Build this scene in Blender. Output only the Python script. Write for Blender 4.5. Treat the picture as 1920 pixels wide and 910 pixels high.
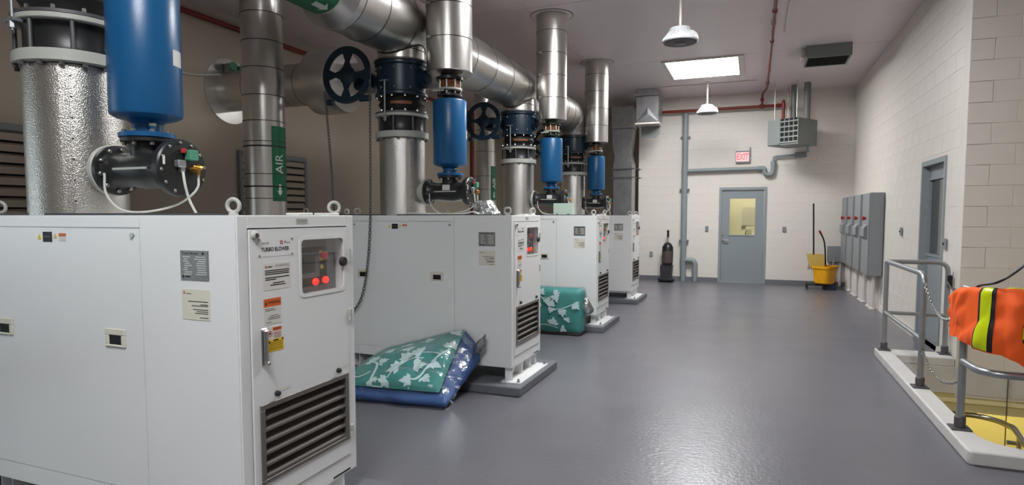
import bpy, bmesh, math, random
from mathutils import Vector, Matrix, noise
random.seed(7)
PI = math.pi; R = math.radians
for o in list(bpy.data.objects): bpy.data.objects.remove(o)
SC = bpy.context.scene; COL = SC.collection

# ------------------------------------------------------------ camera, world, exposure
cam = bpy.data.cameras.new('camera'); camo = bpy.data.objects.new('camera', cam); COL.objects.link(camo)
camo.location = (0, 0, 1.55); camo.rotation_euler = (R(90-3.682), 0, R(21.503))
cam.sensor_width = 36; cam.lens = 1150/1920*36; cam.shift_y = 23/1920; cam.clip_start = 0.05
SC.camera = camo
w = bpy.data.worlds.new('world'); SC.world = w; w.use_nodes = True
w.node_tree.nodes['Background'].inputs[0].default_value = (.80, .90, 1.0, 1); w.node_tree.nodes['Background'].inputs[1].default_value = 4.5
SC.view_settings.view_transform = 'Standard'; SC.view_settings.look = 'None'
SC.view_settings.exposure = 0.0; SC.view_settings.gamma = 1.0; SC.view_settings.use_curve_mapping = False
SKY_POWER = 36.0            # brightness of the daylight skylight panes
SKY_COL = (.97, .985, 1.0)
CEIL = 4.30; XR = 1.96; XL = -6.8; YF = 15.0; YC = 7.40   # ceiling, right wall, left wall, far wall, alcove wall

# ------------------------------------------------------------ materials
def lin(c): return tuple(((x/255)/12.92 if x/255 <= .04045 else ((x/255+.055)/1.055)**2.4) for x in c)
def mat(name, rgb, rough=.5, metal=0, var=0, vscale=6, bump=0, bscale=40, emit=0, alpha=None, spec=.5, coat=0, rvar=0, detail=3, stretch=None):
    m = bpy.data.materials.new(name); m.use_nodes = True
    nt = m.node_tree; b = nt.nodes['Principled BSDF']; c = lin(rgb)
    b.inputs['Base Color'].default_value = (*c, 1); b.inputs['Roughness'].default_value = rough
    b.inputs['Metallic'].default_value = metal; b.inputs['Specular IOR Level'].default_value = spec
    if coat: b.inputs['Coat Weight'].default_value = coat; b.inputs['Coat Roughness'].default_value = .12
    if var or bump or rvar:
        tc = nt.nodes.new('ShaderNodeTexCoord'); src = tc.outputs['Object']
        if stretch:
            mp = nt.nodes.new('ShaderNodeMapping'); mp.inputs['Scale'].default_value = stretch
            nt.links.new(src, mp.inputs[0]); src = mp.outputs[0]
    if var:
        n = nt.nodes.new('ShaderNodeTexNoise'); n.inputs['Scale'].default_value = vscale; n.inputs['Detail'].default_value = detail
        nt.links.new(src, n.inputs['Vector'])
        r = nt.nodes.new('ShaderNodeValToRGB'); r.color_ramp.elements[0].position = .3; r.color_ramp.elements[1].position = .7
        r.color_ramp.elements[0].color = (*[x*(1-var) for x in c], 1); r.color_ramp.elements[1].color = (*[min(1, x*(1+var)) for x in c], 1)
        nt.links.new(n.outputs['Fac'], r.inputs[0]); nt.links.new(r.outputs[0], b.inputs['Base Color'])
    if rvar:
        n3 = nt.nodes.new('ShaderNodeTexNoise'); n3.inputs['Scale'].default_value = vscale*.7
        nt.links.new(src, n3.inputs['Vector'])
        mr = nt.nodes.new('ShaderNodeMapRange'); mr.inputs['To Min'].default_value = max(0, rough-rvar); mr.inputs['To Max'].default_value = rough+rvar
        nt.links.new(n3.outputs['Fac'], mr.inputs['Value']); nt.links.new(mr.outputs[0], b.inputs['Roughness'])
    if bump:
        n2 = nt.nodes.new('ShaderNodeTexNoise'); n2.inputs['Scale'].default_value = bscale; n2.inputs['Detail'].default_value = 2
        nt.links.new(src, n2.inputs['Vector'])
        bp = nt.nodes.new('ShaderNodeBump'); bp.inputs['Strength'].default_value = bump; bp.inputs['Distance'].default_value = .01
        nt.links.new(n2.outputs['Fac'], bp.inputs['Height']); nt.links.new(bp.outputs[0], b.inputs['Normal'])
    if emit:
        b.inputs['Emission Color'].default_value = (*c, 1); b.inputs['Emission Strength'].default_value = emit
    return m
def clear_mat(name, tint=(1, 1, 1), gloss=.12, rough=.08, bump=0, bscale=25, fmul=.6):
    m = bpy.data.materials.new(name); m.use_nodes = True; nt = m.node_tree
    for n in list(nt.nodes): nt.nodes.remove(n)
    out = nt.nodes.new('ShaderNodeOutputMaterial'); mx = nt.nodes.new('ShaderNodeMixShader')
    tr = nt.nodes.new('ShaderNodeBsdfTransparent'); gl = nt.nodes.new('ShaderNodeBsdfGlossy'); fr = nt.nodes.new('ShaderNodeLayerWeight')
    tr.inputs[0].default_value = (*tint, 1); gl.inputs['Roughness'].default_value = rough; fr.inputs['Blend'].default_value = .35
    ml = nt.nodes.new('ShaderNodeMath'); ml.operation = 'MULTIPLY_ADD'; ml.inputs[1].default_value = fmul; ml.inputs[2].default_value = gloss
    nt.links.new(fr.outputs['Fresnel'], ml.inputs[0]); nt.links.new(ml.outputs[0], mx.inputs[0])
    nt.links.new(tr.outputs[0], mx.inputs[1]); nt.links.new(gl.outputs[0], mx.inputs[2]); nt.links.new(mx.outputs[0], out.inputs[0])
    if bump:
        tc = nt.nodes.new('ShaderNodeTexCoord'); n2 = nt.nodes.new('ShaderNodeTexNoise'); n2.inputs['Scale'].default_value = bscale
        nt.links.new(tc.outputs['Object'], n2.inputs['Vector']); bp = nt.nodes.new('ShaderNodeBump'); bp.inputs['Strength'].default_value = bump
        bp.inputs['Distance'].default_value = .03
        nt.links.new(n2.outputs['Fac'], bp.inputs['Height']); nt.links.new(bp.outputs[0], gl.inputs['Normal']); nt.links.new(bp.outputs[0], fr.inputs['Normal'])
    return m
M = {}
M['floor'] = mat('floor_epoxy', (103, 102, 108), .30, var=.05, vscale=2.2, bump=.22, bscale=34, rvar=.05, spec=.5)
M['wall'] = mat('wall_block_paint', (226, 219, 210), .5, var=.02, vscale=4, bump=.10, bscale=70)
M['mortar'] = mat('mortar_paint', (222, 215, 206), .6)
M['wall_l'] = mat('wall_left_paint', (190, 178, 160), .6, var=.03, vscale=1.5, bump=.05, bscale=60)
M['ceil'] = mat('ceiling_panel_paint', (226, 214, 216), .38, var=.02, vscale=.8)
M['trim'] = mat('cove_base', (92, 94, 100), .45)
M['white'] = mat('cabinet_paint', (226, 227, 226), .24, var=.015, vscale=2, bump=.02, bscale=160)
M['seam'] = mat('panel_seam', (60, 62, 62), .6)
M['alu'] = mat('aluminium_jacket', (214, 211, 206), .31, metal=1, var=.05, vscale=3, bump=.06, bscale=14)
M['stucco'] = mat('stucco_aluminium', (214, 211, 206), .30, metal=1, bump=.30, bscale=170)
M['galv'] = mat('galvanised_steel', (176, 178, 180), .34, metal=1, var=.12, vscale=9, bump=.04, bscale=10)
M['band'] = mat('dark_band', (70, 66, 62), .45, metal=.6)
M['black'] = mat('black_iron', (34, 35, 36), .38, bump=.04, bscale=120)
M['rubber'] = mat('black_rubber', (22, 22, 22), .6)
M['orange_tag'] = mat('rusty_plate', (126, 78, 40), .5)
M['teal'] = mat('valve_teal_paint', (18, 40, 56), .36)
M['blue'] = mat('silencer_blue_paint', (18, 84, 132), .32, bump=.05, bscale=130)
M['flange'] = mat('flange_grey_white', (178, 180, 172), .45)
M['zinc'] = mat('zinc_bolt', (168, 168, 162), .35, metal=.9)
M['green'] = mat('green_label', (4, 98, 58), .45)
M['print_w'] = mat('white_print', (206, 214, 208), .5)
M['paper'] = mat('white_sticker', (214, 212, 205), .5)
M['ink'] = mat('black_ink', (30, 30, 32), .6)
M['greyink'] = mat('grey_ink', (128, 126, 124), .6)
M['orange_l'] = mat('orange_sticker', (214, 100, 30), .5)
M['yellow_l'] = mat('yellow_sticker', (236, 196, 10), .5)
M['redprint'] = mat('red_print', (176, 40, 34), .5)
M['plate'] = mat('nameplate_metal', (140, 140, 138), .35, metal=.8)
M['louver'] = mat('louver_dark_metal', (112, 107, 102), .40, metal=.35)
M['dark'] = mat('dark_interior', (10, 10, 11), .8)
M['panelgrey'] = mat('control_panel_grey', (116, 114, 120), .5)
M['screen'] = mat('screen_off', (34, 42, 48), .15)
M['screen_on'] = mat('screen_lit', (190, 222, 240), .3, emit=.8)
M['red_lamp'] = mat('red_indicator', (255, 40, 34), .3, emit=1.6)
M['estop'] = mat('red_button', (206, 40, 66), .4)
M['yellow'] = mat('yellow_plastic', (236, 170, 14), .4, var=.06, vscale=7)
M['brass'] = mat('brass_fitting', (190, 140, 60), .3, metal=.9)
M['coil'] = mat('green_coil', (70, 140, 110), .5)
M['cable_w'] = mat('white_cable', (205, 205, 198), .45)
M['redpipe'] = mat('red_gas_pipe', (124, 38, 28), .45)
M['pvc'] = mat('grey_drain_pipe', (136, 146, 148), .45)
M['encl'] = mat('grey_enclosure', (136, 141, 143), .42, var=.03)
M['door'] = mat('grey_door_paint', (138, 147, 151), .4)
M['doorframe'] = mat('door_frame_paint', (144, 152, 154), .4)
M['steel'] = mat('brushed_steel', (180, 180, 178), .3, metal=1)
M['glass'] = clear_mat('window_glass', (.92, .95, .93), .05, .02)
M['clearpane'] = clear_mat('clear_acrylic', (.97, .98, .98), .0, .03, fmul=.22)
M['darkglass'] = mat('dark_glass', (58, 66, 68), .08)
M['skypane'] = mat('skylight_pane', (255, 253, 250), .5, emit=SKY_POWER)
M['skypane'].node_tree.nodes['Principled BSDF'].inputs['Emission Color'].default_value = (*SKY_COL, 1)
M['whitetrim'] = mat('white_trim', (216, 208, 198), .45)
M['lampbody'] = mat('lamp_aluminium', (208, 210, 212), .35, metal=.3)
M['lens'] = mat('lamp_lens_off', (92, 88, 96), .35)
M['lensdark'] = mat('lamp_face', (72, 68, 76), .5)
M['heater'] = mat('heater_grey_paint', (122, 127, 124), .45)
M['exit'] = mat('exit_red_light', (255, 66, 72), .4, emit=1.7)
M['exitface'] = mat('exit_face', (240, 170, 172), .4, emit=.9)
M['concrete'] = mat('painted_concrete_pad', (104, 106, 112), .55, var=.05, vscale=8, bump=.06, bscale=60)
M['curb'] = mat('curb_white_paint', (206, 204, 200), .5, var=.04, vscale=6, bump=.1, bscale=50)
M['pit'] = mat('pit_cream_paint', (234, 224, 172), .6)
M['rail'] = mat('galvanised_rail', (166, 170, 172), .36, metal=.75, var=.06, vscale=12)
M['base_iron'] = mat('rail_base_iron', (92, 90, 92), .5, metal=.4)
M['orange'] = mat('hivis_orange_cloth', (255, 100, 30), .75, bump=.12, bscale=400)
M['lime'] = mat('hivis_lime_tape', (206, 222, 14), .3, bump=.05, bscale=150)
M['blackcloth'] = mat('black_cloth', (30, 24, 30), .8)
M['cushion_g'] = mat('green_leaf_fabric', (66, 142, 136), .6, var=.07, vscale=9, bump=.15, bscale=60)
M['cushion_b'] = mat('blue_fabric', (54, 84, 136), .6, var=.06, vscale=9)
M['leafprint'] = mat('pale_leaf_print', (206, 226, 226), .6)
M['film'] = clear_mat('clear_plastic_film', (.97, .99, .99), .012, .24, bump=.35, bscale=14, fmul=.28)
M['bagfilm'] = clear_mat('milky_plastic_film', (.72, .74, .75), .3, .2, bump=.5, bscale=30)
M['mint'] = mat('mint_box', (188, 206, 192), .5)
M['vac'] = mat('vacuum_black_plastic', (24, 24, 30), .35)
M['vacbag'] = mat('vacuum_grey_bag', (74, 62, 60), .7)
M['cream'] = mat('cream_paper', (214, 210, 194), .55)
M['wringer'] = mat('wringer_yellow', (216, 186, 96), .45)
M['mophead'] = mat('mop_cotton', (176, 166, 152), .9)
M['pinkwhite'] = mat('white_conduit', (214, 208, 204), .45)
M['navy'] = mat('navy_plastic', (44, 58, 82), .6)
M['pitlamp'] = mat('pit_lamp_lens', (255, 240, 172), .5, emit=26)
M['roomlamp'] = mat('room_lamp_lens', (255, 245, 214), .5, emit=10)
M['roomwall'] = mat('lit_room_wall', (238, 234, 218), .6)

# ------------------------------------------------------------ mesh building
_text = {}
def text_mesh(s, bold=0.0):
    k = (s, bold)
    if k not in _text:
        c = bpy.data.curves.new('t', 'FONT'); c.body = s; c.size = 1; c.align_x = 'CENTER'; c.align_y = 'CENTER'; c.offset = bold; c.resolution_u = 3
        o = bpy.data.objects.new('t', c); COL.objects.link(o)
        dg = bpy.context.evaluated_depsgraph_get(); me = o.evaluated_get(dg).to_mesh()
        _text[k] = ([v.co.copy() for v in me.vertices], [tuple(p.vertices) for p in me.polygons])
        o.evaluated_get(dg).to_mesh_clear(); bpy.data.objects.remove(o); bpy.data.curves.remove(c)
    return _text[k]
FX = Matrix(((0, 0, 1, 0), (1, 0, 0, 0), (0, 1, 0, 0), (0, 0, 0, 1)))     # drawing plane -> face looking +X
FY = Matrix(((1, 0, 0, 0), (0, 0, -1, 0), (0, 1, 0, 0), (0, 0, 0, 1)))    # drawing plane -> face looking -Y
T = Matrix.Translation
def basis(axis):
    a = Vector(axis).normalized(); h = Vector((0, 0, 1)) if abs(a.z) < .9 else Vector((1, 0, 0))
    u = h.cross(a).normalized(); return a, u, a.cross(u)
class MB:
    def __init__(s, mx=None): s.v = []; s.f = []; s.mi = []; s.m = 0; s.mx = mx or Matrix()
    def add(s, vs, fs):
        k = len(s.v); s.v += [tuple(s.mx @ Vector(p)) for p in vs]
        for f in fs: s.f.append(tuple(i+k for i in f)); s.mi.append(s.m)
        return s
    def box(s, x0, x1, y0, y1, z0, z1, b=0):
        if x0 > x1: x0, x1 = x1, x0
        if y0 > y1: y0, y1 = y1, y0
        if z0 > z1: z0, z1 = z1, z0
        if b <= 0:
            vs = [(x, y, z) for z in (z0, z1) for y in (y0, y1) for x in (x0, x1)]
            return s.add(vs, [(0, 2, 3, 1), (4, 5, 7, 6), (0, 1, 5, 4), (2, 6, 7, 3), (0, 4, 6, 2), (1, 3, 7, 5)])
        b = min(b, (x1-x0)/2.01, (y1-y0)/2.01, (z1-z0)/2.01); vs = []; X = (x0, x1); Y = (y0, y1); Z = (z0, z1); q = (1, -1)
        for k in (0, 1):
            for j in (0, 1):
                for i in (0, 1):
                    x, y, z = X[i], Y[j], Z[k]; bx, by, bz = b*q[i], b*q[j], b*q[k]
                    vs += [(x, y+by, z+bz), (x+bx, y, z+bz), (x+bx, y+by, z)]
        c = lambda i, j, k: 3*(i+2*j+4*k); fs = []
        for i in (0, 1): fs.append((c(i, 0, 0), c(i, 1, 0), c(i, 1, 1), c(i, 0, 1)))
        for j in (0, 1): fs.append((c(0, j, 0)+1, c(1, j, 0)+1, c(1, j, 1)+1, c(0, j, 1)+1))
        for k in (0, 1): fs.append((c(0, 0, k)+2, c(1, 0, k)+2, c(1, 1, k)+2, c(0, 1, k)+2))
        for j in (0, 1):
            for k in (0, 1): fs.append((c(0, j, k)+1, c(1, j, k)+1, c(1, j, k)+2, c(0, j, k)+2))
        for i in (0, 1):
            for k in (0, 1): fs.append((c(i, 0, k), c(i, 1, k), c(i, 1, k)+2, c(i, 0, k)+2))
        for i in (0, 1):
            for j in (0, 1): fs.append((c(i, j, 0), c(i, j, 1), c(i, j, 1)+1, c(i, j, 0)+1))
        for n in range(8): fs.append((3*n, 3*n+1, 3*n+2))
        return s.add(vs, fs)
    def lathe(s, prof, o=(0, 0, 0), axis=(0, 0, 1), n=32, caps=True):
        a, u, w_ = basis(axis); o = Vector(o); vs = []; fs = []
        for r, h in prof:
            for i in range(n):
                t = 2*PI*i/n; vs.append(o+a*h+u*(r*math.cos(t))+w_*(r*math.sin(t)))
        for k in range(len(prof)-1):
            for i in range(n):
                j = (i+1) % n; fs.append((k*n+i, k*n+j, (k+1)*n+j, (k+1)*n+i))
        if caps:
            fs.append(tuple(range(n))[::-1]); fs.append(tuple(range((len(prof)-1)*n, len(prof)*n)))
        return s.add(vs, fs)
    def cyl(s, p0, p1, r, r1=None, n=16):
        d = Vector(p1)-Vector(p0); return s.lathe([(r, 0), (r if r1 is None else r1, d.length)], p0, d, n)
    def tube(s, pts, r, n=8, closed=False, sub=0):
        P = [Vector(p) for p in pts]
        if sub: P = smooth(P, sub, closed)
        m = len(P); vs = []; fs = []; prev = None
        for i in range(m):
            a = P[(i+1) % m] if (closed or i < m-1) else P[i]; b = P[i-1] if (closed or i > 0) else P[i]
            t = (a-b).normalized()
            if prev is None: _, u, _w = basis(t)
            else: u = (prev-t*prev.dot(t)).normalized()
            prev = u; w_ = t.cross(u); rr = r[i] if isinstance(r, (list, tuple)) else r
            for k in range(n):
                q = 2*PI*k/n; vs.append(P[i]+u*(rr*math.cos(q))+w_*(rr*math.sin(q)))
        for i in range(m if closed else m-1):
            i2 = (i+1) % m
            for k in range(n):
                j = (k+1) % n; fs.append((i*n+k, i*n+j, i2*n+j, i2*n+k))
        if not closed: fs.append(tuple(range(n))[::-1]); fs.append(tuple(range((m-1)*n, m*n)))
        return s.add(vs, fs)
    def prism(s, poly, h0, h1, mx=None):
        n = len(poly); mx = mx or Matrix()
        vs = [mx @ Vector((x, y, h0)) for x, y in poly]+[mx @ Vector((x, y, h1)) for x, y in poly]
        return s.add(vs, [tuple(range(n))[::-1], tuple(range(n, 2*n))]+[(i, (i+1) % n, n+(i+1) % n, n+i) for i in range(n)])
    def rect(s, x0, x1, y0, y1, h, mx): return s.add([mx @ Vector(p) for p in ((x0, y0, h), (x1, y0, h), (x1, y1, h), (x0, y1, h))], [(0, 1, 2, 3)])
    def text(s, t, size, x, y, h, mx, bold=0, fn=None, sx=1):
        vs, fs = text_mesh(t, bold); q = [Vector((x+v.x*size*sx, y+v.y*size, h)) for v in vs]
        return s.add([(fn(p) if fn else mx @ p) for p in q], fs)
    def grid(s, fn, nu, nv, closed_u=False):
        vs = [fn(i/nu, j/nv) for j in range(nv+1) for i in range(nu+1)]
        return s.add(vs, [(j*(nu+1)+i, j*(nu+1)+i+1, (j+1)*(nu+1)+i+1, (j+1)*(nu+1)+i) for j in range(nv) for i in range(nu)])
    def mesh(s, name, mats, ang=35):
        me = bpy.data.meshes.new(name); me.from_pydata(s.v, [], s.f)
        for m in (mats if isinstance(mats, (list, tuple)) else [mats]): me.materials.append(M[m] if isinstance(m, str) else m)
        me.polygons.foreach_set('material_index', s.mi)
        bm = bmesh.new(); bm.from_mesh(me); bmesh.ops.recalc_face_normals(bm, faces=bm.faces); bm.to_mesh(me); bm.free()
        if ang: me.shade_smooth(); me.set_sharp_from_angle(angle=R(ang))
        return me
    def build(s, name, mats, parent=None, ang=35, label=None):
        o = bpy.data.objects.new(name, s.mesh(name, mats, ang)); COL.objects.link(o)
        if parent: o.parent = parent
        if label: o['label'] = label
        return o
def smooth(P, k, closed=False):
    out = []; n = len(P); rng = n if closed else n-1
    for i in range(rng):
        p0 = P[i-1] if (i > 0 or closed) else P[0]*2-P[1]; p1 = P[i]; p2 = P[(i+1) % n]
        p3 = P[(i+2) % n] if (i < n-2 or closed) else P[-1]*2-P[-2]
        for j in range(k):
            t = j/k; out.append(.5*((2*p1)+(p2-p0)*t+(2*p0-5*p1+4*p2-p3)*t*t+(3*p1-p0-3*p2+p3)*t**3))
    if not closed: out.append(P[-1])
    return out
def bend(pts, r, k=6):
    """polyline with rounded corners of radius r"""
    P = [Vector(p) for p in pts]; out = [P[0]]
    for i in range(1, len(P)-1):
        a = (P[i-1]-P[i]); b = (P[i+1]-P[i]); q = min(r, a.length*.49, b.length*.49); a = P[i]+a.normalized()*q; b = P[i]+b.normalized()*q
        for j in range(k+1):
            t = j/k; out.append(a*(1-t)**2+P[i]*2*t*(1-t)+b*t*t)
    return out+[P[-1]]
def tag(o, label, cat, group=None, kind=None):
    o['label'] = label; o['category'] = cat
    if group: o['group'] = group
    if kind: o['kind'] = kind
    return o
def thing(name, label, cat, loc=(0, 0, 0), group=None, rz=0):
    o = bpy.data.objects.new(name, None); COL.objects.link(o); o.location = loc; o.rotation_euler = (0, 0, rz); o.empty_display_size = .1
    return tag(o, label, cat, group)
def struct(o, label, cat): return tag(o, label, cat, None, 'structure')
def copy_tree(o, parent=None):
    c = o.copy(); COL.objects.link(c); c.parent = parent
    for ch in list(o.children): copy_tree(ch, c)
    return c
def rrect(x0, x1, y0, y1, r, k=4):
    out = []
    for cx, cy, a in ((x1-r, y1-r, 0), (x0+r, y1-r, 90), (x0+r, y0+r, 180), (x1-r, y0+r, 270)):
        for i in range(k+1): t = R(a+90*i/k); out.append((cx+r*math.cos(t), cy+r*math.sin(t)))
    return out
_bolt = {}
def ring_bolts(parent, o, axis, rad, n, br, h, ph=0, m='zinc', hex_=6, name='bolt'):
    k = (br, h, axis, m, hex_, name)
    if k not in _bolt: _bolt[k] = MB().lathe([(br, 0), (br, h*.85), (br*.8, h)], (0, 0, 0), axis, hex_).mesh(name, m)
    a, u, w_ = basis(axis); o = Vector(o)
    for i in range(n):
        t = 2*PI*i/n+ph; b = bpy.data.objects.new(name, _bolt[k]); COL.objects.link(b); b.parent = parent
        b.location = o+u*(rad*math.cos(t))+w_*(rad*math.sin(t))

# ------------------------------------------------------------ the room
struct(MB().box(XL-.2, 1.42, -6, 17.2, -.2, 0).box(1.42, 5, -6, 4.62, -.2, 0).box(1.42, XR+.2, 7.42, 15.2, -.2, 0).build('floor', 'floor'),
       'grey epoxy floor with a soft sheen running to the far door', 'floor')
ceil = struct(MB().box(XL-.2, 5.2, -6.2, 17.2, CEIL+.02, CEIL+.25).build('ceiling', 'ceil'), 'grey metal panel ceiling with fine seams', 'ceiling')
edges = [-6.2, -2.65, .85, 4.35, 7.86, 11.36, 14.87, 17.2]
for a, b in zip(edges, edges[1:]):
    MB().box(XL, -2.9, a+.006, b-.006, CEIL, CEIL+.03).build('ceiling_panel', 'ceil', ceil)
    MB().box(-2.895, 5.1, a+.006, b-.006, CEIL, CEIL+.03).build('ceiling_panel', 'ceil', ceil)
_blk = {}
def block_mesh(w_, h, matn):
    k = (round(w_, 3), round(h, 3), matn)
    if k not in _blk:
        c = .002; d = .003; x, z = w_/2, h/2
        vs = [(-x, 0, -z), (x, 0, -z), (x, 0, z), (-x, 0, z), (-x, -d+.0015, -z), (x, -d+.0015, -z), (x, -d+.0015, z), (-x, -d+.0015, z), (-x+c, -d, -z+c), (x-c, -d, -z+c), (x-c, -d, z-c), (-x+c, -d, z-c)]
        fs = [(8, 9, 10, 11)]+[(i, (i+1) % 4, 4+(i+1) % 4, 4+i) for i in range(4)]+[(4+i, 4+(i+1) % 4, 8+(i+1) % 4, 8+i) for i in range(4)]
        _blk[k] = MB().add(vs, fs).mesh('block', matn, 0)
    return _blk[k]
def block_wall(wall, fn, rz, length, height, openings, near=None, limit=300):
    """running-bond blocks; fn(a, z) -> world point on the face; openings (a0, a1, z0, z1)"""
    L, Hc, j = .4064, CEIL/21, .003; items = []
    for r_ in range(int(round(height/Hc))):
        z0, z1 = r_*Hc, (r_+1)*Hc; a = -(L/2 if r_ % 2 else 0)
        while a < length:
            segs = [(max(0, a), min(length, a+L))]
            for o0, o1, p0, p1 in openings:
                if p0 < z1-.02 and p1 > z0+.02:
                    ns = []
                    for s0, s1 in segs:
                        if o1 <= s0 or o0 >= s1: ns.append((s0, s1)); continue
                        if s0 < o0: ns.append((s0, o0))
                        if s1 > o1: ns.append((o1, s1))
                    segs = ns
            items += [(s0, s1, z0, z1) for s0, s1 in segs if s1-s0 > .05]
            a += L
    if near: items.sort(key=lambda q: near((q[0]+q[1])/2, (q[2]+q[3])/2))
    rest = MB()
    for n_, (s0, s1, z0, z1) in enumerate(items):
        me = block_mesh(s1-s0-j, z1-z0-j, 'wall'); p = Vector(fn((s0+s1)/2, (z0+z1)/2))
        if n_ < limit:
            o = bpy.data.objects.new('block', me); COL.objects.link(o); o.location = p; o.rotation_euler = (0, 0, rz); o.parent = wall
        else:
            rest.mx = T(p) @ Matrix.Rotation(rz, 4, 'Z'); rest.add([v.co for v in me.vertices], [tuple(f.vertices) for f in me.polygons])
    if rest.v: rest.build('block_field', 'wall', wall, 0)['kind'] = 'stuff'
DF = (-.76, .26, 2.19)     # far door: x0 x1 top
DR = (8.06, 9.10, 2.21)    # right door: y0 y1 top
wf = struct(MB().box(-2.62, DF[0], YF, YF+.2, 0, CEIL+.02).box(DF[1], XR+.2, YF, YF+.2, 0, CEIL+.02).box(DF[0], DF[1], YF, YF+.2, DF[2], CEIL+.02).build('wall_far', 'mortar'),
            'off-white painted block wall at the far end with the grey door', 'wall')
block_wall(wf, lambda a, z: (-2.62+a, YF, z), 0, XR+2.62, CEIL, [(DF[0]+2.62, DF[1]+2.62, 0, DF[2])])
wr = struct(MB().box(XR, XR+.2, YC, DR[0], -.2, CEIL+.02).box(XR, XR+.2, DR[1], YF+.2, 0, CEIL+.02).box(XR, XR+.2, DR[0], DR[1], DR[2], CEIL+.02).box(XR, XR+.2, DR[0], DR[1], -.2, .0).build('wall_right', 'mortar'),
            'white painted block wall along the right side with the side door', 'wall')
block_wall(wr, lambda a, z: (XR, YF-a, z), -PI/2, YF-YC, CEIL, [(YF-DR[1], YF-DR[0], 0, DR[2])], near=lambda a, z: (YF-a))
wa = struct(MB().box(XR-.012, 5.2, YC, YC+.2, -.3, CEIL+.02).build('wall_alcove', 'mortar'), 'beige block wall facing the camera at the right edge', 'wall')
block_wall(wa, lambda a, z: (XR-.012+a, YC, z), 0, 3.1, CEIL, [])
WY0, WY1, WZ0, WZ1 = -2.2, .6, .0, 2.4
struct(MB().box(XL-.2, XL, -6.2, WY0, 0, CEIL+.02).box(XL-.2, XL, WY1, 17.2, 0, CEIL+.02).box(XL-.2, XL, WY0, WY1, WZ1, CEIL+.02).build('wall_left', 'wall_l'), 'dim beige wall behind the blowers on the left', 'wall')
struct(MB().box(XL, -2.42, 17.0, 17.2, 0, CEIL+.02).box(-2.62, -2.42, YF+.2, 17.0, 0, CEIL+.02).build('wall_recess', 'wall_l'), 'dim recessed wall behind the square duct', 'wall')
struct(MB().box(XL, 5.2, -6.2, -6.0, 0, CEIL+.02).build('wall_rear', 'wall'), 'off-white wall behind the camera', 'wall')
struct(MB().box(5.0, 5.2, -6.0, YC, -.2, CEIL+.02).build('wall_side', 'wall'), 'off-white wall of the stair alcove on the right', 'wall')
bb = MB()
for a, b in ((-2.62, DF[0]-.0), (DF[1], XR-.03)): bb.prism([(-.03, 0), (-.012, .10), (0, .10), (0, 0)], a, b, Matrix(((0, 0, 1, 0), (1, 0, 0, YF-.012), (0, 1, 0, 0), (0, 0, 0, 1))))
struct(bb.build('baseboard_far', 'trim'), 'dark grey cove base under the far wall', 'baseboard')
bb = MB()
for a, b in ((DR[1], YF-.03), (7.75, DR[0])): bb.prism([(-.03, 0), (-.012, .09), (0, .09), (0, 0)], a, b, Matrix(((1, 0, 0, XR-.012), (0, 0, 1, 0), (0, 1, 0, 0), (0, 0, 0, 1))))
struct(bb.build('baseboard_right', 'whitetrim'), 'pale cove base under the right wall', 'baseboard')

# far door with a lit room behind its window
d1 = struct(MB().box(DF[0], DF[0]+.055, YF-.02, YF+.16, 0, DF[2]).box(DF[1]-.055, DF[1], YF-.02, YF+.16, 0, DF[2]).box(DF[0]+.055, DF[1]-.055, YF-.02, YF+.16, DF[2]-.06, DF[2]).build('door_1', 'doorframe'),
            'grey steel door with a lit window in the far wall', 'door')
gx0, gx1, gz0, gz1 = -.53, .02, 1.10, 1.93; lx0, lx1 = DF[0]+.06, DF[1]-.06
MB().box(lx0, gx0, YF+.02, YF+.065, .012, DF[2]-.065).box(gx1, lx1, YF+.02, YF+.065, .012, DF[2]-.065).box(gx0, gx1, YF+.02, YF+.065, .012, gz0).box(gx0, gx1, YF+.02, YF+.065, gz1, DF[2]-.065).build('door_leaf', 'door', d1)
mb = MB()
for x0, x1, z0, z1 in ((gx0-.025, gx0, gz0-.025, gz1+.025), (gx1, gx1+.025, gz0-.025, gz1+.025), (gx0, gx1, gz0-.025, gz0), (gx0, gx1, gz1, gz1+.025)): mb.box(x0, x1, YF+.008, YF+.02, z0, z1)
mb.build('glazing_bead', 'door', d1)
MB().box(gx0, gx1, YF+.038, YF+.044, gz0, gz1).build('pane', 'glass', d1)
hd = MB().lathe([(.034, 0), (.034, .012)], (-.665, YF+.02, .98), (0, -1, 0), 20); hd.tube(bend([(-.665, YF+.01, .98), (-.665, YF-.045, .98), (-.54, YF-.045, .975)], .02), .011, 10); hd.cyl((-.665, YF+.02, 1.10), (-.665, YF+.008, 1.10), .02)
hd.build('door_handle', 'steel', d1)
MB().box(DF[0]+.055, DF[1]-.055, YF-.01, YF+.16, 0, .012).build('threshold', 'steel', d1)
rm = struct(MB().box(-1.3, .9, 16.6, 16.7, 0, 2.6).box(-1.4, -1.3, YF+.2, 16.7, 0, 2.6).box(.9, 1.0, YF+.2, 16.7, 0, 2.6).box(-1.4, 1.0, YF+.2, 16.7, 2.5, 2.6).box(-1.4, 1.0, YF+.2, 16.7, -.1, 0).build('wall_lobby', 'roomwall'),
            'cream walls of the lit lobby seen through the far door', 'wall')
tag(MB().box(-.7, .4, 15.7, 15.95, 2.40, 2.46).build('lobby_lamp', 'roomlamp'), 'warm ceiling lamp in the lobby beyond the far door', 'lamp')
tag(MB().box(-.28, .02, 16.58, 16.6, 1.30, 1.75).build('notice_board', 'paper'), 'white notice on the lobby wall seen through the far door', 'notice')
tag(MB().box(-.29, -.19, 16.56, 16.6, 1.22, 1.28, .005).build('wall_control', 'greyink'), 'small grey control under the white lobby notice', 'switch')
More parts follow.
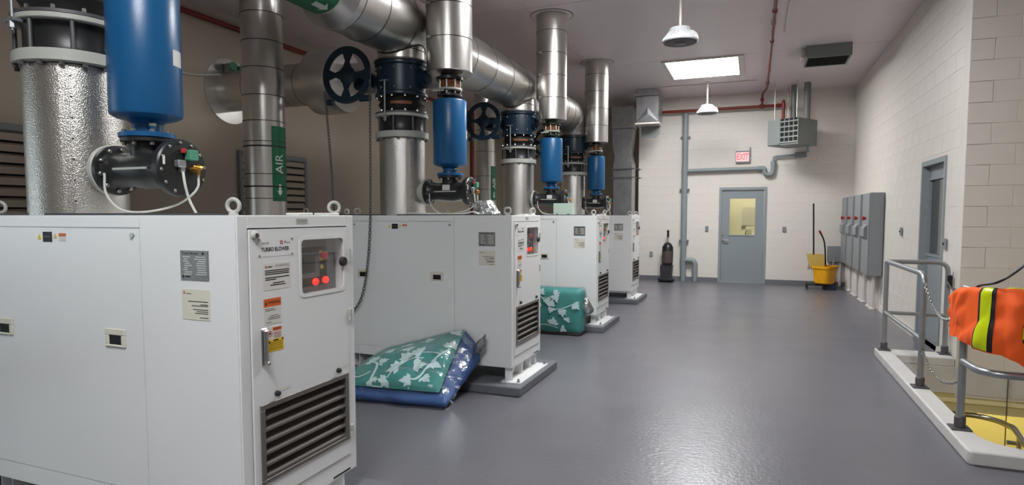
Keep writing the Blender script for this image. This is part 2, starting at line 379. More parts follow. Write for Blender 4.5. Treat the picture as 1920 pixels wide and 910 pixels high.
ph = MB().lathe([(.055, 0), (.06, .08), (.05, .2), (.02, .22)], (-.10, 16.35, 1.0), (0, 0, 1), 14)
stand = thing('desk_ornament', 'small white vase on a shelf behind the far door window', 'vase'); ph.build('vase_body', 'paper', stand)
MB().tube(bend([(-.16, 16.35, 1.04), (-.2, 16.35, 1.1), (-.16, 16.35, 1.18)], .05), .012, 6).build('vase_handle', 'ink', stand)
tag(MB().box(-.5, .3, 16.2, 16.6, .95, 1.0, .005).build('lobby_shelf', 'roomwall'), 'cream shelf under the small white vase in the lobby', 'shelf')

# right-hand door
d2 = struct(MB().box(XR-.02, XR+.16, DR[0], DR[0]+.05, 0, DR[2]).box(XR-.02, XR+.16, DR[1]-.05, DR[1], 0, DR[2]).box(XR-.02, XR+.16, DR[0]+.05, DR[1]-.05, DR[2]-.06, DR[2]).build('door_2', 'doorframe'),
            'grey steel door with a dark window in the right wall', 'door')
ly0, ly1 = DR[0]+.055, DR[1]-.055; gy0, gy1, hz0, hz1 = 8.36, 8.98, 1.08, 1.98
MB().box(XR+.06, XR+.105, ly0, gy0, .012, DR[2]-.065).box(XR+.06, XR+.105, gy1, ly1, .012, DR[2]-.065).box(XR+.06, XR+.105, gy0, gy1, .012, hz0).box(XR+.06, XR+.105, gy0, gy1, hz1, DR[2]-.065).build('door_leaf', 'door', d2)
mb = MB()
for y0, y1, z0, z1 in ((gy0-.025, gy0, hz0-.025, hz1+.025), (gy1, gy1+.025, hz0-.025, hz1+.025), (gy0, gy1, hz0-.025, hz0), (gy0, gy1, hz1, hz1+.025)): mb.box(XR+.045, XR+.06, y0, y1, z0, z1)
mb.build('glazing_bead', 'door', d2)
MB().box(XR+.078, XR+.086, gy0, gy1, hz0, hz1).build('pane', 'darkglass', d2)

# glazed daylight doors in the left wall, behind the picture's left edge
d3 = MB()
for a, b in ((WY0, WY0+.07), (-.84, -.76), (WY1-.07, WY1)): d3.box(XL-.12, XL-.04, a, b, 0, WZ1)
d3.box(XL-.12, XL-.04, WY0, WY1, WZ1-.07, WZ1); d3.box(XL-.12, XL-.04, WY0, WY1, 0, .25)
d3 = struct(d3.build('door_3', 'doorframe'), 'glazed double door to the outside in the left wall', 'door')
for a, b in ((WY0+.07, -.84), (-.76, WY1-.07)): MB().box(XL-.085, XL-.079, a, b, .25, WZ1-.07).build('pane', 'glass', d3)
struct(MB().box(-30, XL-.2, -25, 25, -.3, -.05).build('ground_outside', 'concrete'), 'paved ground outside the glazed door', 'ground')

# louvred wall openings on the left
def wall_louver(y0, y1, z0, z1, label):
    t = thing('wall_louver', label, 'louver', (XL, y0, 0), 'louvers in the left wall'); W = y1-y0
    fr = MB()
    for a, b, c, d in ((0, W, z1-.07, z1), (0, W, z0, z0+.07), (0, .06, z0+.07, z1-.07), (W-.06, W, z0+.07, z1-.07)): fr.box(.001, .06, a, b, c, d, .006)
    fr.build('frame', 'encl', t); MB().box(.001, .008, .06, W-.06, z0+.07, z1-.07).build('backing', 'dark', t)
    n = int((z1-z0-.14)/.108); me = MB().prism([(.012, .0), (.050, -.022), (.050, -.090), (.046, -.090), (.046, -.026), (.010, -.006)], .061, W-.061, Matrix(((1, 0, 0, 0), (0, 0, 1, 0), (0, 1, 0, 0), (0, 0, 0, 1)))).mesh('slat', 'wall_l')
    for i in range(n):
        o = bpy.data.objects.new('slat', me); COL.objects.link(o); o.parent = t; o.location = (0, 0, z1-.072-i*.108)
wall_louver(2.72, 4.25, .9, 2.44, 'grey louver at the left edge behind the nearest discharge pipe')
wall_louver(6.68, 8.08, .9, 2.47, 'grey louver in the left wall behind the labelled air pipe')

# ------------------------------------------------------------ skylights and lamps
def skylight(x0, x1, y0, y1, label):
    t = thing('skylight', label, 'skylight', ((x0+x1)/2, (y0+y1)/2, CEIL), 'skylights in the ceiling'); a, b = (x1-x0)/2, (y1-y0)/2; fr = MB(); q = .11
    for c in ((-a, a, -b, -b+.05), (-a, a, b-.06, b), (-a, -a+.07, -b+.05, b-.06), (a-q, a, -b+.05, b-.06)): fr.box(c[0], c[1], c[2], c[3], -.03, -.001, .004)
    fr.build('frame', 'whitetrim', t); MB().box(-a+.07, a-q, -b+.05, b-.06, -.016, -.002).build('pane', 'skypane', t)
skylight(-1.62, -.22, 11.37, 12.90, 'bright skylight in the ceiling between the two hanging lamps')
skylight(-1.62, -.22, 5.25, 6.78, 'added unseen skylight lighting the aisle beside the second blower')  # out of view; added to continue the row and light the aisle
skylight(-1.62, -.22, -.87, .66, 'added unseen skylight above the camera lighting the nearest cabinets')  # unseen glowing pane added overhead, placed to brighten the nearest cabinets
def high_bay(loc, label):
    t = thing('high_bay_lamp', label, 'lamp', loc, 'high bay lamps hanging from the ceiling'); h = CEIL-loc[2]
    MB().cyl((0, 0, .14), (0, 0, h), .017, n=12).build('stem', 'whitetrim', t)
    MB().lathe([(.06, h-.001), (.055, h-.02), (.02, h-.035)], n=20).build('canopy', 'whitetrim', t)
    MB().lathe([(.10, .02), (.125, .06), (.135, .10), (.12, .125), (.05, .145), (.02, .16)], n=32).build('driver_housing', 'lampbody', t)
    MB().lathe([(.205, -.045), (.215, -.035), (.21, -.02), (.13, .055), (.1, .06)], n=40).build('heat_sink', 'lampbody', t)
    fin = MB().add([(.13, -.006, .05), (.213, -.006, -.03), (.205, -.006, .0), (.135, -.006, .085), (.13, .006, .05), (.213, .006, -.03), (.205, .006, .0), (.135, .006, .085)], [(0, 1, 2, 3), (7, 6, 5, 4), (0, 4, 5, 1), (1, 5, 6, 2), (2, 6, 7, 3), (3, 7, 4, 0)]).mesh('fin', 'lampbody')
    for i in range(30):
        o = bpy.data.objects.new('fin', fin); COL.objects.link(o); o.parent = t; o.rotation_euler = (0, 0, 2*PI*i/30)
    MB().lathe([(.19, -.046), (.195, -.052), (.09, -.056)], n=40).build('face_plate', 'lensdark', t)
    MB().lathe([(.07, -.056), (.06, -.066), (.02, -.072)], n=24).build('lens', 'lens', t)
    MB().tube(bend([(.13, .05, .10), (.19, .07, .06), (.205, .075, -.01)], .04), .012, 8).build('conduit_lead', 'whitetrim', t)
high_bay((-.89, 7.85, 3.70), 'round finned high bay lamp hanging in front, near the picture top')
high_bay((-.955, 13.45, 3.70), 'round finned high bay lamp hanging in front of the far wall')
cr = MB(); cr.tube([(-2.05, 13.6, CEIL-.012), (.0, 13.6, CEIL-.012)], .011, 8)
tag(cr.build('ceiling_conduit', 'whitetrim'), 'thin white conduit crossing the ceiling above the far lamp', 'conduit')
cr = MB(); cr.tube([(.36, 2.0, CEIL-.012), (.36, 10.2, CEIL-.012)], .011, 8)
tag(cr.build('ceiling_conduit', 'whitetrim'), 'thin white conduit running along the ceiling beside the red pipe', 'conduit')
v = thing('ceiling_unit', 'grey ceiling air unit with a dark open underside', 'vent', (1.06, 11.55, CEIL))
vb = MB(); 
for c in ((-.33, .33, -.35, -.32), (-.33, .33, .32, .35), (-.33, -.30, -.32, .32), (.30, .33, -.32, .32)): vb.box(*c, -.2, -.001)
vb.build('housing', 'heater', v); MB().box(-.3, .3, -.32, .32, -.10, -.08).build('filter', 'dark', v)
me = MB().box(-.3, .3, -.006, .006, -.198, -.16).mesh('grille_bar', 'rubber')
for i in range(9):
    o = bpy.data.objects.new('grille_bar', me); COL.objects.link(o); o.parent = v; o.location = (0, -.28+i*.07, 0)
MB().box(-.40, -.33, -.2, .1, -.16, -.001, .01).build('side_box', 'whitetrim', v)

# ------------------------------------------------------------ blower cabinets (front faces +X, long side faces -Y)
Y0 = [1.91, 4.95, 8.02, 10.80]; XF = [-1.96, -1.96, -1.955, -2.00]; CD = .775; CL = 2.3; HT = 1.55; HB = .205
def make_cabinet():
    t = thing('blower_cabinet', '', 'blower', (0, 0, 0), 'turbo blower cabinets in a row')
    bd = MB().box(-CL, -.09, .0045, CD, HB, HT); bd.box(-.09, -.002, .0045, .012, HB, HT); bd.box(-.09, -.002, CD-.012, CD, HB, HT); bd.box(-.09, -.002, .012, CD-.012, HT-.012, HT); bd.box(-.09, -.002, .012, CD-.012, HB, HB+.012); bd.build('body', 'white', t)
    # fixed end section and removable side panel facing the camera
    MB().box(-.546, .0, -.004, .0042, HB+.002, HT-.002).build('end_panel', 'white', t)
    MB().box(-1.645, -.55, -.004, .006, HB+.002, .296).build('sill_panel', 'white', t)
    MB().box(-1.645, -.55, -.004, .006, 1.497, HT-.002).build('head_panel', 'white', t)
    sp = MB().box(-1.642, -.551, -.004, .0042, .300, 1.4915).build('side_panel', 'white', t)
    MB().box(-CL, -1.65, -.004, .006, HB+.002, HT-.002).build('rear_panel', 'white', t)
    for hx in (-.725, -1.525):
        h = MB(); z = .995
        for a, b, c, d in ((-.066, .066, .012, .042), (-.066, .066, -.042, -.032), (-.066, -.04, -.032, .012), (.04, .066, -.032, .012)): h.box(hx+a, hx+b, -.012, -.004, z+c, z+d, .003)
        h.m = 1; h.box(hx-.04, hx+.04, -.0065, -.0042, z-.032, z+.012)
        h.build('pull_handle', ['cream', 'dark'], sp)
    MB().cyl((-.592, -.004, 1.462), (-.592, -.012, 1.462), .011, n=14).build('lock', 'zinc', sp)
    MB().cyl((-1.62, -.004, 1.462), (-1.62, -.012, 1.462), .011, n=14).build('lock', 'zinc', sp)
    s = MB().box(-1.20, -1.135, -.006, -.0042, 1.424, 1.472); s.m = 1; s.box(-1.19, -1.145, -.0066, -.006, 1.448, 1.451); s.build('caution_plate', ['ink', 'greyink'], sp)
    tri = lambda cx, cz, r: [(cx-r, cz-r*.8), (cx+r, cz-r*.8), (cx, cz+r)]
    s = MB(); s.prism(tri(-1.225, 1.447, .014), .0042, .006, FY); s.build('hazard_sticker', 'yellow_l', sp); s = MB();  s.prism(tri(-1.11, 1.452, .013), .0042, .006, FY); s.build('hazard_sticker', 'wringer', sp); s = MB(); s.box(-1.085, -1.035, -.006, -.0042, 1.452, 1.466); s.m = 1; s.box(-1.085, -1.035, -.0055, -.0042, 1.43, 1.452); s.build('hazard_sticker', ['orange_l', 'paper'], sp)
    # name plate and paper notice on the end panel
    s = MB().box(-.305, -.147, -.008, -.0042, 1.278, 1.402); s.m = 1
    s.text('Turbo Blower', .016, -.248, 1.390, .0083, FY, .01)
    s.prism([(-.175+.006*math.cos(i), 1.39+.006*math.sin(i)) for i in [k*PI/5 for k in range(10)]], .0081, .0085, FY)
    s.prism([(-.29+.006*math.cos(i), 1.291+.006*math.sin(i)) for i in [k*PI/5 for k in range(10)]], .0081, .0085, FY)
    s.box(-.28, -.25, -.0085, -.008, 1.288, 1.294); s.m = 2; rr = random.Random(3)
    for i in range(9):
        z = 1.374-i*.0092
        s.box(-.295+.02*rr.random(), -.265+.03*rr.random(), -.0083, -.008, z, z+.003)
        s.box(-.225+.02*rr.random(), -.165+.01*rr.random(), -.0083, -.008, z, z+.003)
    s.m = 3
    for x in (-.300, -.152):
        for z in (1.283, 1.397): s.cyl((x, -.008, z), (x, -.0105, z), .003, n=8)
    s.build('name_plate', ['plate', 'ink', 'paper', 'zinc'], t, label='grey metal name plate')
    s = MB().box(-.305, -.147, -.006, -.0042, 1.108, 1.238); s.m = 1
    for z, a in ((1.184, -.27), (1.172, -.20), (1.166, -.25), (1.150, -.242), (1.142, -.222), (1.134, -.232), (1.116, -.205)): s.box(a, -.157, -.0063, -.006, z, z+.0035)
    s.m = 2; s.lathe([(.006, 0), (.006, .0006), (.003, .0006), (.003, 0)], (-.29, -.006, 1.222), (0, -1, 0), 16, False); s.m = 3; s.box(-.278, -.25, -.0063, -.006, 1.216, 1.221)
    s.build('paper_notice', ['cream', 'ink', 'redprint', 'greyink'], t, label='cream paper notice')
    s.v and None
    # front frame and door on the +X face
    fr = MB()
    for a, b, c, d in ((0, .055, HB, HT-.001), (.722, CD, HB, HT-.001), (.055, .722, 1.496, HT-.001), (.055, .722, HB, .296)): fr.box(-.002, .006, a, b, c, d, .002)
    fr.build('front_frame', 'white', t)
    wy0, wy1, wz0, wz1 = .366, .686, 1.178, 1.440; gy0, gy1, gz0, gz1 = .093, .706, .382, .735
    d = MB()
    for a, b, c, e in ((.059, gy0, .300, 1.491), (gy1, .718, .300, 1.491), (gy0, gy1, .300, gz0), (gy0, gy1, gz1, wz0), (gy0, wy0, wz0, wz1), (wy1, gy1, wz0, wz1), (gy0, gy1, wz1, 1.491)): d.box(.0, .012, a, b, c, e)
    dr = d.build('front_door', 'white', t)
    rim = MB(); o_ = rrect(wy0-.012, wy1+.012, wz0-.012, wz1+.012, .03); i_ = rrect(wy0+.004, wy1-.004, wz0+.004, wz1-.004, .022); n = len(o_)
    vs = [FX @ Vector((x, y, h)) for h in (.0125, .0145) for lst in (o_, i_) for x, y in lst]
    rim.add(vs, [q for k in range(n) for q in (((k), (k+1) % n, n+(k+1) % n, n+k), (2*n+k, 2*n+(k+1) % n, 3*n+(k+1) % n, 3*n+k), (k, (k+1) % n, 2*n+(k+1) % n, 2*n+k), (n+k, n+(k+1) % n, 3*n+(k+1) % n, 3*n+k))])
    rim.build('window_rim', 'white', dr)
    MB().box(.004, .006, wy0, wy1, wz0, wz1).build('window_pane', 'clearpane', dr)
    # control panel recessed behind the window
    cp = MB(); cp.box(-.05, -.04, wy0-.02, wy1+.02, wz0-.02, wz1+.02); cp.m = 1; cp.box(-.045, -.036, wy0, .615, wz0+.028, wz1-.045)
    cp.m = 2
    for a, b, c, e in ((wy0-.02, wy0, wz0-.02, wz1+.02), (wy1, wy1+.02, wz0-.02, wz1+.02), (wy0, wy1, wz0-.02, wz0), (wy0, wy1, wz1, wz1+.02)): cp.box(-.04, .0, a, b, c, e)
    cp.build('control_panel', ['panelgrey', 'ink', 'white'], t)
    cpo = t.children[-1]
    MB().box(-.036, -.026, .370, .548, 1.248, 1.372, .004).build('screen_bezel', 'panelgrey', cpo)
    MB().box(-.0262, -.0252, .388, .512, 1.272, 1.352).build('screen', 'screen', cpo)
    for yy, zz in ((.518, 1.226), (.592, 1.228)):
        MB().lathe([(.017, 0), (.018, .01), (.014, .016), (.006, .019)], (-.036, yy, zz), (1, 0, 0), 18).build('indicator_lamp', 'red_lamp', cpo)
    es = MB().lathe([(.026, 0), (.026, .004)], (-.036, .566, 1.352), (1, 0, 0), 20); es.m = 1; es.lathe([(.011, .004), (.012, .018), (.02, .022), (.018, .032), (.008, .036)], (-.036, .566, 1.352), (1, 0, 0), 20)
    es.build('emergency_stop', ['yellow_l', 'estop'], cpo)
    MB().lathe([(.011, 0), (.011, .008), (.005, .01)], (-.036, .566, 1.296), (1, 0, 0), 14).build('key_switch', 'wringer', cpo)
    MB().box(-.036, -.02, .372, .40, 1.356, 1.38, .003).build('panel_latch', 'paper', cpo)
    MB().box(-.036, -.02, .372, .40, 1.20, 1.225, .003).build('panel_latch', 'paper', cpo)
    MB().lathe([(.024, 0), (.024, .012), (.02, .018)], (.012, .672, 1.316), (1, 0, 0), 20).build('window_knob', 'ink', dr)
    # louvred grille
    g = MB()
    for a, b, c, e in ((gy0, gy1, gz1-.024, gz1), (gy0, gy1, gz0, gz0+.02), (gy0, gy0+.026, gz0+.02, gz1-.024), (gy1-.026, gy1, gz0+.02, gz1-.024)): g.box(-.004, .018, a, b, c, e, .002)
    g.m = 1; g.box(-.06, -.055, gy0, gy1, gz0, gz1); g.build('grille_frame', ['louver', 'dark'], dr)
    me = MB().prism([(-.030, .022), (.006, -.010), (.014, -.012), (.014, -.022), (.004, -.016), (-.032, .016)], gy0+.026, gy1-.026, Matrix(((1, 0, 0, 0), (0, 0, 1, 0), (0, 1, 0, 0), (0, 0, 0, 1)))).mesh('grille_slat', 'louver')
    for i in range(6):
        o = bpy.data.objects.new('grille_slat', me); COL.objects.link(o); o.parent = dr; o.location = (0, 0, gz1-.050-i*.0515)
    # door furniture and stickers
    for z in (1.345, 1.035, .42):
        h = MB(); h.cyl((.014, .728, z-.031), (.014, .728, z-.001), .010, n=12); h.cyl((.014, .728, z+.001), (.014, .728, z+.031), .010, n=12); h.build('hinge', 'flange', dr)
    h = MB(); h.box(.012, .02, .106, .140, .905, 1.066, .004); h.box(.02, .034, .112, .132, .918, 1.06, .005); h.lathe([(.009, 0), (.009, .02), (.006, .024)], (.02, .123, .915), (1, 0, 0), 14); h.build('door_handle', 'steel', dr)
    for yy in (.193, .623):
        h = MB(); h.lathe([(.013, 0), (.012, .014), (.008, .018)], (.012, yy, .764), (1, 0, 0), 14); h.m = 1; h.box(.0122, .0128, yy+.02, yy+.09, .766, .782); h.build('quarter_turn_knob', ['ink', 'paper'], dr)
    h = MB().lathe([(.018, 0), (.017, .012), (.012, .016)], (.012, .085, 1.466), (1, 0, 0), 18); h.m = 1; h.lathe([(.010, .016), (.009, .02)], (.012, .085, 1.466), (1, 0, 0), 14); h.build('cam_lock', ['flange', 'vacbag'], dr)
    P = .0128
    s = MB().box(.012, P, .105, .315, 1.372, 1.452); s.m = 1; s.text('TURBO BLOWER', .0245, .206, 1.402, P+.0004, FX, .03, sx=.90); s.text('NX150', .014, .146, 1.429, P+.0004, FX, .004); s.m = 2
    s.lathe([(.009, 0), (.009, .0006), (.0045, .0006), (.0045, 0)], (P, .243, 1.431), (1, 0, 0), 20, False); s.m = 1
    s.tube([(P, .262, 1.427), (P, .267, 1.438), (P, .270, 1.428), (P, .277, 1.431), (P, .281, 1.426), (P, .289, 1.430), (P, .300, 1.426)], .0012, 5, sub=3); s.m = 3
    for y in (.111, .309):
        for z in (1.378, 1.446): s.lathe([(.005, 0), (.0045, .003)], (P, y, z), (1, 0, 0), 8)
    s.build('machine_label', ['white', 'ink', 'redprint', 'zinc'], dr, label='white plate lettered TURBO BLOWER')
    s = MB().box(.012, P, .131, .298, 1.226, 1.342); s.m = 1; s.text('WARNING', .0185, .247, 1.329, P+.0004, FX, -.002); s.m = 2
    for z, a, b in ((1.308, .14, .288), (1.300, .14, .286), (1.292, .14, .286), (1.277, .142, .287), (1.269, .142, .205), (1.253, .185, .255), (1.244, .17, .262)): s.rect(a, b, z, z+.0045, P+.0004, FX)
    s.rect(.158, .182, 1.324, 1.329, P+.0004, FX); s.m = 3; s.lathe([(.0055, 0), (.0055, .0006), (.0025, .0006), (.0025, 0)], (P, .147, 1.327), (1, 0, 0), 16, False)
    s.build('warning_notice', ['paper', 'greyink', 'ink', 'redprint'], dr, label='white notice headed WARNING')
    s = MB().box(.012, P, .129, .232, 1.076, 1.153); s.m = 1; s.box(.012, P, .129, .232, 1.153, 1.189); s.m = 2; s.text('WARNING', .0185, .190, 1.171, P+.0004, FX, .012, sx=.85); s.prism([(.135, 1.162), (.149, 1.162), (.142, 1.180)], P, P+.0004, FX); s.m = 3
    for z, a, b in ((1.143, .133, .19), (1.136, .137, .20), (1.112, .165, .215), (1.104, .152, .225), (1.097, .15, .222), (1.084, .14, .172)): s.rect(a, b, z, z+.003, P+.0004, FX)
    s.build('warning_sticker', ['paper', 'orange_l', 'ink', 'greyink'], dr, label='sticker with an orange WARNING band')
    s = MB().box(.012, P, .146, .233, 1.008, 1.062); s.m = 1; s.box(.012, P+.0003, .178, .231, 1.044, 1.060); s.m = 2; s.box(.012, P+.0005, .150, .242, .955, 1.008); s.m = 3
    s.text('WARNING', .0095, .2045, 1.052, P+.0006, FX, .01)
    for i in range(5): s.rect(.156, .236, .962+i*.008, .9645+i*.008, P+.0008, FX)
    s.rect(.18, .21, 1.0, 1.006, P+.0008, FX); s.lathe([(.005, 0), (.005, .0009)], (P, .155, .998), (1, 0, 0), 10); s.lathe([(.005, 0), (.005, .0009)], (P, .236, 1.003), (1, 0, 0), 10)
    s.lathe([(.006, 0), (.004, .0009)], (P, .162, 1.035), (1, 0, 0), 10)
    s.m = 4; s.lathe([(.0125, 0), (.0125, .0008), (.010, .0008), (.010, 0)], (P, .162, 1.035), (1, 0, 0), 20, False)
    for i in range(4): s.rect(.182, .228, 1.014+i*.007, 1.016+i*.007, P+.0006, FX)
    s.build('caution_sticker', ['paper', 'orange_l', 'yellow_l', 'ink', 'redprint'], dr, label='white and yellow caution sticker')
    s = MB().box(.006, .0075, .348, .426, 1.510, 1.536, .001); s.m = 1; s.text('BLOWER', .014, .387, 1.523, .0079, FX); s.build('top_tag', ['flange', 'greyink'], t)
    MB().box(.006, .0066, .58, .72, .212, .222).build('drip_slot', 'ink', t)
    # lifting eyes
    for x, y, rz in ((-.045, .035, .25), (-.045, CD-.085, .9), (-1.62, .05, .6), (-CL+.06, .05, 0), (-CL+.06, CD-.06, 0)):
        e = MB(T((x, y, HT)) @ Matrix.Rotation(rz, 4, 'Z')); e.tube([(.027*math.cos(a), 0, .040+.027*math.sin(a)) for a in [2*PI*k/20 for k in range(20)]], .0085, 8, closed=True); e.lathe([(.02, 0), (.02, .006), (.012, .014)], n=14)
        e.build('lifting_eye', 'flange', t)
    for y0, y1 in ((.40, .50), (.60, .70)): MB().box(-.10, -.02, y0, y1, HT, HT+.012, .003).build('top_clip', 'paper', t)
    MB().box(-1.9, -.12, .02, .06, HT, HT+.010).build('top_rib', 'seam', t)
    # feet
    for fx, plate in ((0, True), (-1.66, False), (-CL+.1, False)):
        f = MB(); zb = .083
        if plate:
            f.prism(rrect(-.09, .10, -.03, CD-.02, .012), zb-.003, zb+.004)
            for y in (.045, .30, .53): f.box(-.08, -.004, y, y+.006, zb+.004, HB)
            f.box(-.08, -.074, .045, CD-.09, zb+.004, HB); f.box(-.08, -.004, CD-.10, CD-.094, zb+.004, HB)
            f.box(-.08, -.004, .05, CD-.1, HB-.012, HB); f.m = 1
            for y in (-.0, CD-.055): f.cyl((.07, y, zb), (.07, y, zb+.035), .008, n=10); f.lathe([(.016, 0), (.016, .012)], (.07, y, zb+.004), (0, 0, 1), 6)
        else:
            f.box(fx-.05, fx+.05, .04, CD-.06, zb-.003, zb+.004)
            f.box(fx-.05, fx-.042, .04, CD-.06, zb+.004, HB); f.box(fx+.042, fx+.05, .04, CD-.06, zb+.004, HB)
        f.build('foot', ['white', 'zinc'], t)
    return t
cab_labels = ['white turbo blower cabinet nearest the camera, filling the lower left', 'white turbo blower cabinet with the rumpled leaf-print bundle against its side, second in the row',
              'white turbo blower cabinet with the lit screen, third in the row', 'white turbo blower cabinet farthest from the camera, closest to the end wall']
cab0 = make_cabinet(); cabs = []
for i in range(4):
    c = cab0 if i == 0 else copy_tree(cab0)
    c.location = (XF[i], Y0[i], 0); c['label'] = cab_labels[i]; cabs.append(c)
for ch in cabs[2].children:
    for g in ch.children:
        if g.name.startswith('screen') and not g.name.startswith('screen_b'):
            g.data = g.data.copy(); g.data.materials[0] = M['screen_on']
ordn = ['nearest', 'second', 'third', 'farthest']
pad0 = None
for i in range(4):
    l = f'low grey concrete pad under the {ordn[i]} blower cabinet'
    if pad0 is None:
        o = pad0 = MB().box(-CL-.2, .14, -.15, CD+.14, 0, .08, .008).build('equipment_pad', 'concrete')
    else: o = pad0.copy(); COL.objects.link(o)
    o.location = (XF[i], Y0[i], 0); tag(o, l, 'concrete pad', 'equipment pads under the blowers')

# ------------------------------------------------------------ discharge pipes, joints, valves
DX = [-3.24, -3.18, -3.15, -3.13]; BX = [-2.735, -2.665, -2.66, -2.70]; DY = .23; HZ = 3.345; HR = .293; RR = .222
def bands(t, zs, r, x=0, y=0, axis=(0, 0, 1), m='band', w_=.008):
    for z in zs: MB().lathe([(r+.0015, -w_/2), (r+.004, -w_/3), (r+.004, w_/3), (r+.0015, w_/2), (r-.002, w_/2), (r-.002, -w_/2)], (x, y, z) if axis == (0, 0, 1) else (x, z, y), axis, 40, False).build('band', m, t)
def discharge_pipe():
    t = thing('discharge_pipe', '', 'pipe', (0, 0, 0), 'discharge pipes on the blower cabinets'); r = .218
    MB().lathe([(r, HT+.001), (r, 2.275), (r-.01, 2.28)], n=56).build('jacket', 'stucco', t)
    s = MB(); s.prism([(-.02, HT+.01), (.02, HT+.01), (.02, 2.27), (-.02, 2.27)], 0, .004, Matrix(((0, 0, 0, 0), (1, 0, 0, 0), (0, 1, 0, 0), (0, 0, 0, 1))) if False else T((.155, -.155, 0)) @ Matrix.Rotation(R(-45), 4, 'Z') @ FX)
    s.m = 1
    for k in range(7):
        a = R(-38); s.lathe([(.005, 0), (.004, .004)], ((r)*math.cos(a), r*math.sin(a), 1.62+k*.1), (math.cos(a), math.sin(a), 0), 6)
    s.build('lap_seam', ['stucco', 'seam'], t)
    MB().lathe([(.245, 2.28), (.252, 2.285), (.252, 2.335), (.245, 2.34), (.1, 2.34)], n=56).build('flange', 'flange', t)
    ring_bolts(t, (0, 0, 2.262), (0, 0, 1), .236, 16, .013, .02, 0, 'base_iron')
    MB().lathe([(.085, .2), (.085, .262)], (0, 0, 1.772), (1, 0, 0), 28).build('side_branch', 'flange', t)
    return t
def expansion_joint():
    t = thing('expansion_joint', '', 'pipe joint', (0, 0, 0), 'expansion joints above the discharge pipes')
    MB().lathe([(.215, 2.341), (.205, 2.36), (.205, 2.46), (.215, 2.478)], n=40).build('spool', 'black', t)
    MB().lathe([(.246, 2.479), (.25, 2.483), (.25, 2.502), (.246, 2.506)], n=56).build('ring_flange', 'flange', t)
    MB().lathe([(.25, 2.507), (.25, 2.522), (.2, 2.522)], n=56).build('ring_flange', 'base_iron', t)
    rod = MB().cyl((0, 0, 2.341), (0, 0, 2.479), .010, n=10).mesh('tie_rod', 'base_iron')
    for k in range(8):
        a = 2*PI*k/8+.2; o = bpy.data.objects.new('tie_rod', rod); COL.objects.link(o); o.parent = t; o.location = (.232*math.cos(a), .232*math.sin(a), 0)
    MB().lathe([(.215, 2.523), (.195, 2.54), (.205, 2.57), (.222, 2.60), (.205, 2.63), (.195, 2.655), (.215, 2.672)], n=48).build('rubber_bellows', 'rubber', t)
    ring_bolts(t, (0, 0, 2.523), (0, 0, 1), .234, 12, .010, .02, .15); ring_bolts(t, (0, 0, 2.655), (0, 0, 1), .234, 12, .010, .018, .15)
    for a in (-95, 130):
        g = MB(T((.262*math.cos(R(a)), .262*math.sin(R(a)), 0)) @ Matrix.Rotation(R(a), 4, 'Z')); g.box(-.03, .012, -.05, .03, 2.46, 2.475); g.cyl((0, 0, 2.42), (0, 0, 2.80), .008, n=8); g.box(-.03, .012, -.05, .03, 2.79, 2.80); g.lathe([(.016, 0), (.016, .03)], (0, 0, 2.43), (0, 0, 1), 6)
        g.build('control_rod', 'rail', t)
    s = MB(T((0, 0, 2.585)) @ Matrix.Rotation(R(-60), 4, 'Z')); s.grid(lambda u, v: (.226*math.cos((u-.5)*.9), .226*math.sin((u-.5)*.9), v*.028), 10, 1); s.build('rating_tag', 'orange_tag', t)
    return t
def butterfly_valve():
    t = thing('butterfly_valve', '', 'valve', (0, 0, 0), 'butterfly valves with chain wheels under the header')
    MB().lathe([(.25, 2.673), (.255, 2.68), (.255, 2.70), (.235, 2.712), (.24, 2.83), (.235, 2.95), (.255, 2.962), (.255, 2.985), (.25, 2.992)], n=16).build('valve_body', 'teal', t)
    ring_bolts(t, (0, 0, 2.73), (0, 0, 1), .240, 10, .010, .022, .26, 'base_iron'); ring_bolts(t, (0, 0, 2.91), (0, 0, 1), .240, 10, .010, .022, .26, 'base_iron'); ring_bolts(t, (0, 0, 2.985), (0, 0, 1), .238, 12, .010, .018, .2, 'base_iron')
    MB().lathe([(.256, 2.993), (.256, 3.008), (.2, 3.008)], n=48).build('top_flange', 'base_iron', t)
    MB().lathe([(.075, 0), (.085, .02), (.085, .05), (.05, .055), (.05, .075)], (.225, -.0, 2.83), (1, -.25, 0), 20).build('bearing_boss', 'teal', t)
    g = MB().box(-.46, -.30, -.16, .08, 2.76, 2.94, .03); g.cyl((-.31, 0, 2.85), (-.2, 0, 2.85), .06, n=18); g.cyl((-.42, -.15, 2.87), (-.42, -.27, 2.87), .05, .04, n=18); g.build('gear_box', 'teal', t)
    wy = -.28; c = Vector((-.425, wy, 2.87)); wr_ = .262
    wheel = MB().lathe([(wr_-.05, -.012), (wr_+.002, -.016), (wr_+.004, -.008), (wr_-.008, 0), (wr_+.004, .008), (wr_+.002, .016), (wr_-.05, .012), (wr_-.056, 0), (wr_-.05, -.012)], c, (0, -1, 0), 56, False).build('chain_wheel', 'teal', t)
    for k in range(4):
        a = R(86+90*k); s = MB(T(c) @ Matrix.Rotation(-a, 4, 'Y'))
        s.add([(x, y, z) for y in (-.010, .010) for x, z in ((.05, -.05), (.13, -.02), (.225, -.06), (.225, .06), (.13, .02), (.05, .05))], [(0, 1, 2, 3, 4, 5), (11, 10, 9, 8, 7, 6)]+[(i, (i+1) % 6, 6+(i+1) % 6, 6+i) for i in range(6)])
        s.build('spoke', 'teal', wheel)
    MB().lathe([(.085, -.02), (.09, .0), (.07, .02), (.03, .03)], c, (0, -1, 0), 24).build('hub', 'teal', wheel)
    MB().box(c.x-.235, c.x-.15, wy-.02, wy+.03, 2.60, 2.655, .012).build('chain_guide', 'teal', wheel)
    MB().box(c.x+.12, c.x+.26, wy+.0, wy+.03, 2.615, 2.675, .012).build('chain_guide', 'teal', wheel)
    return t
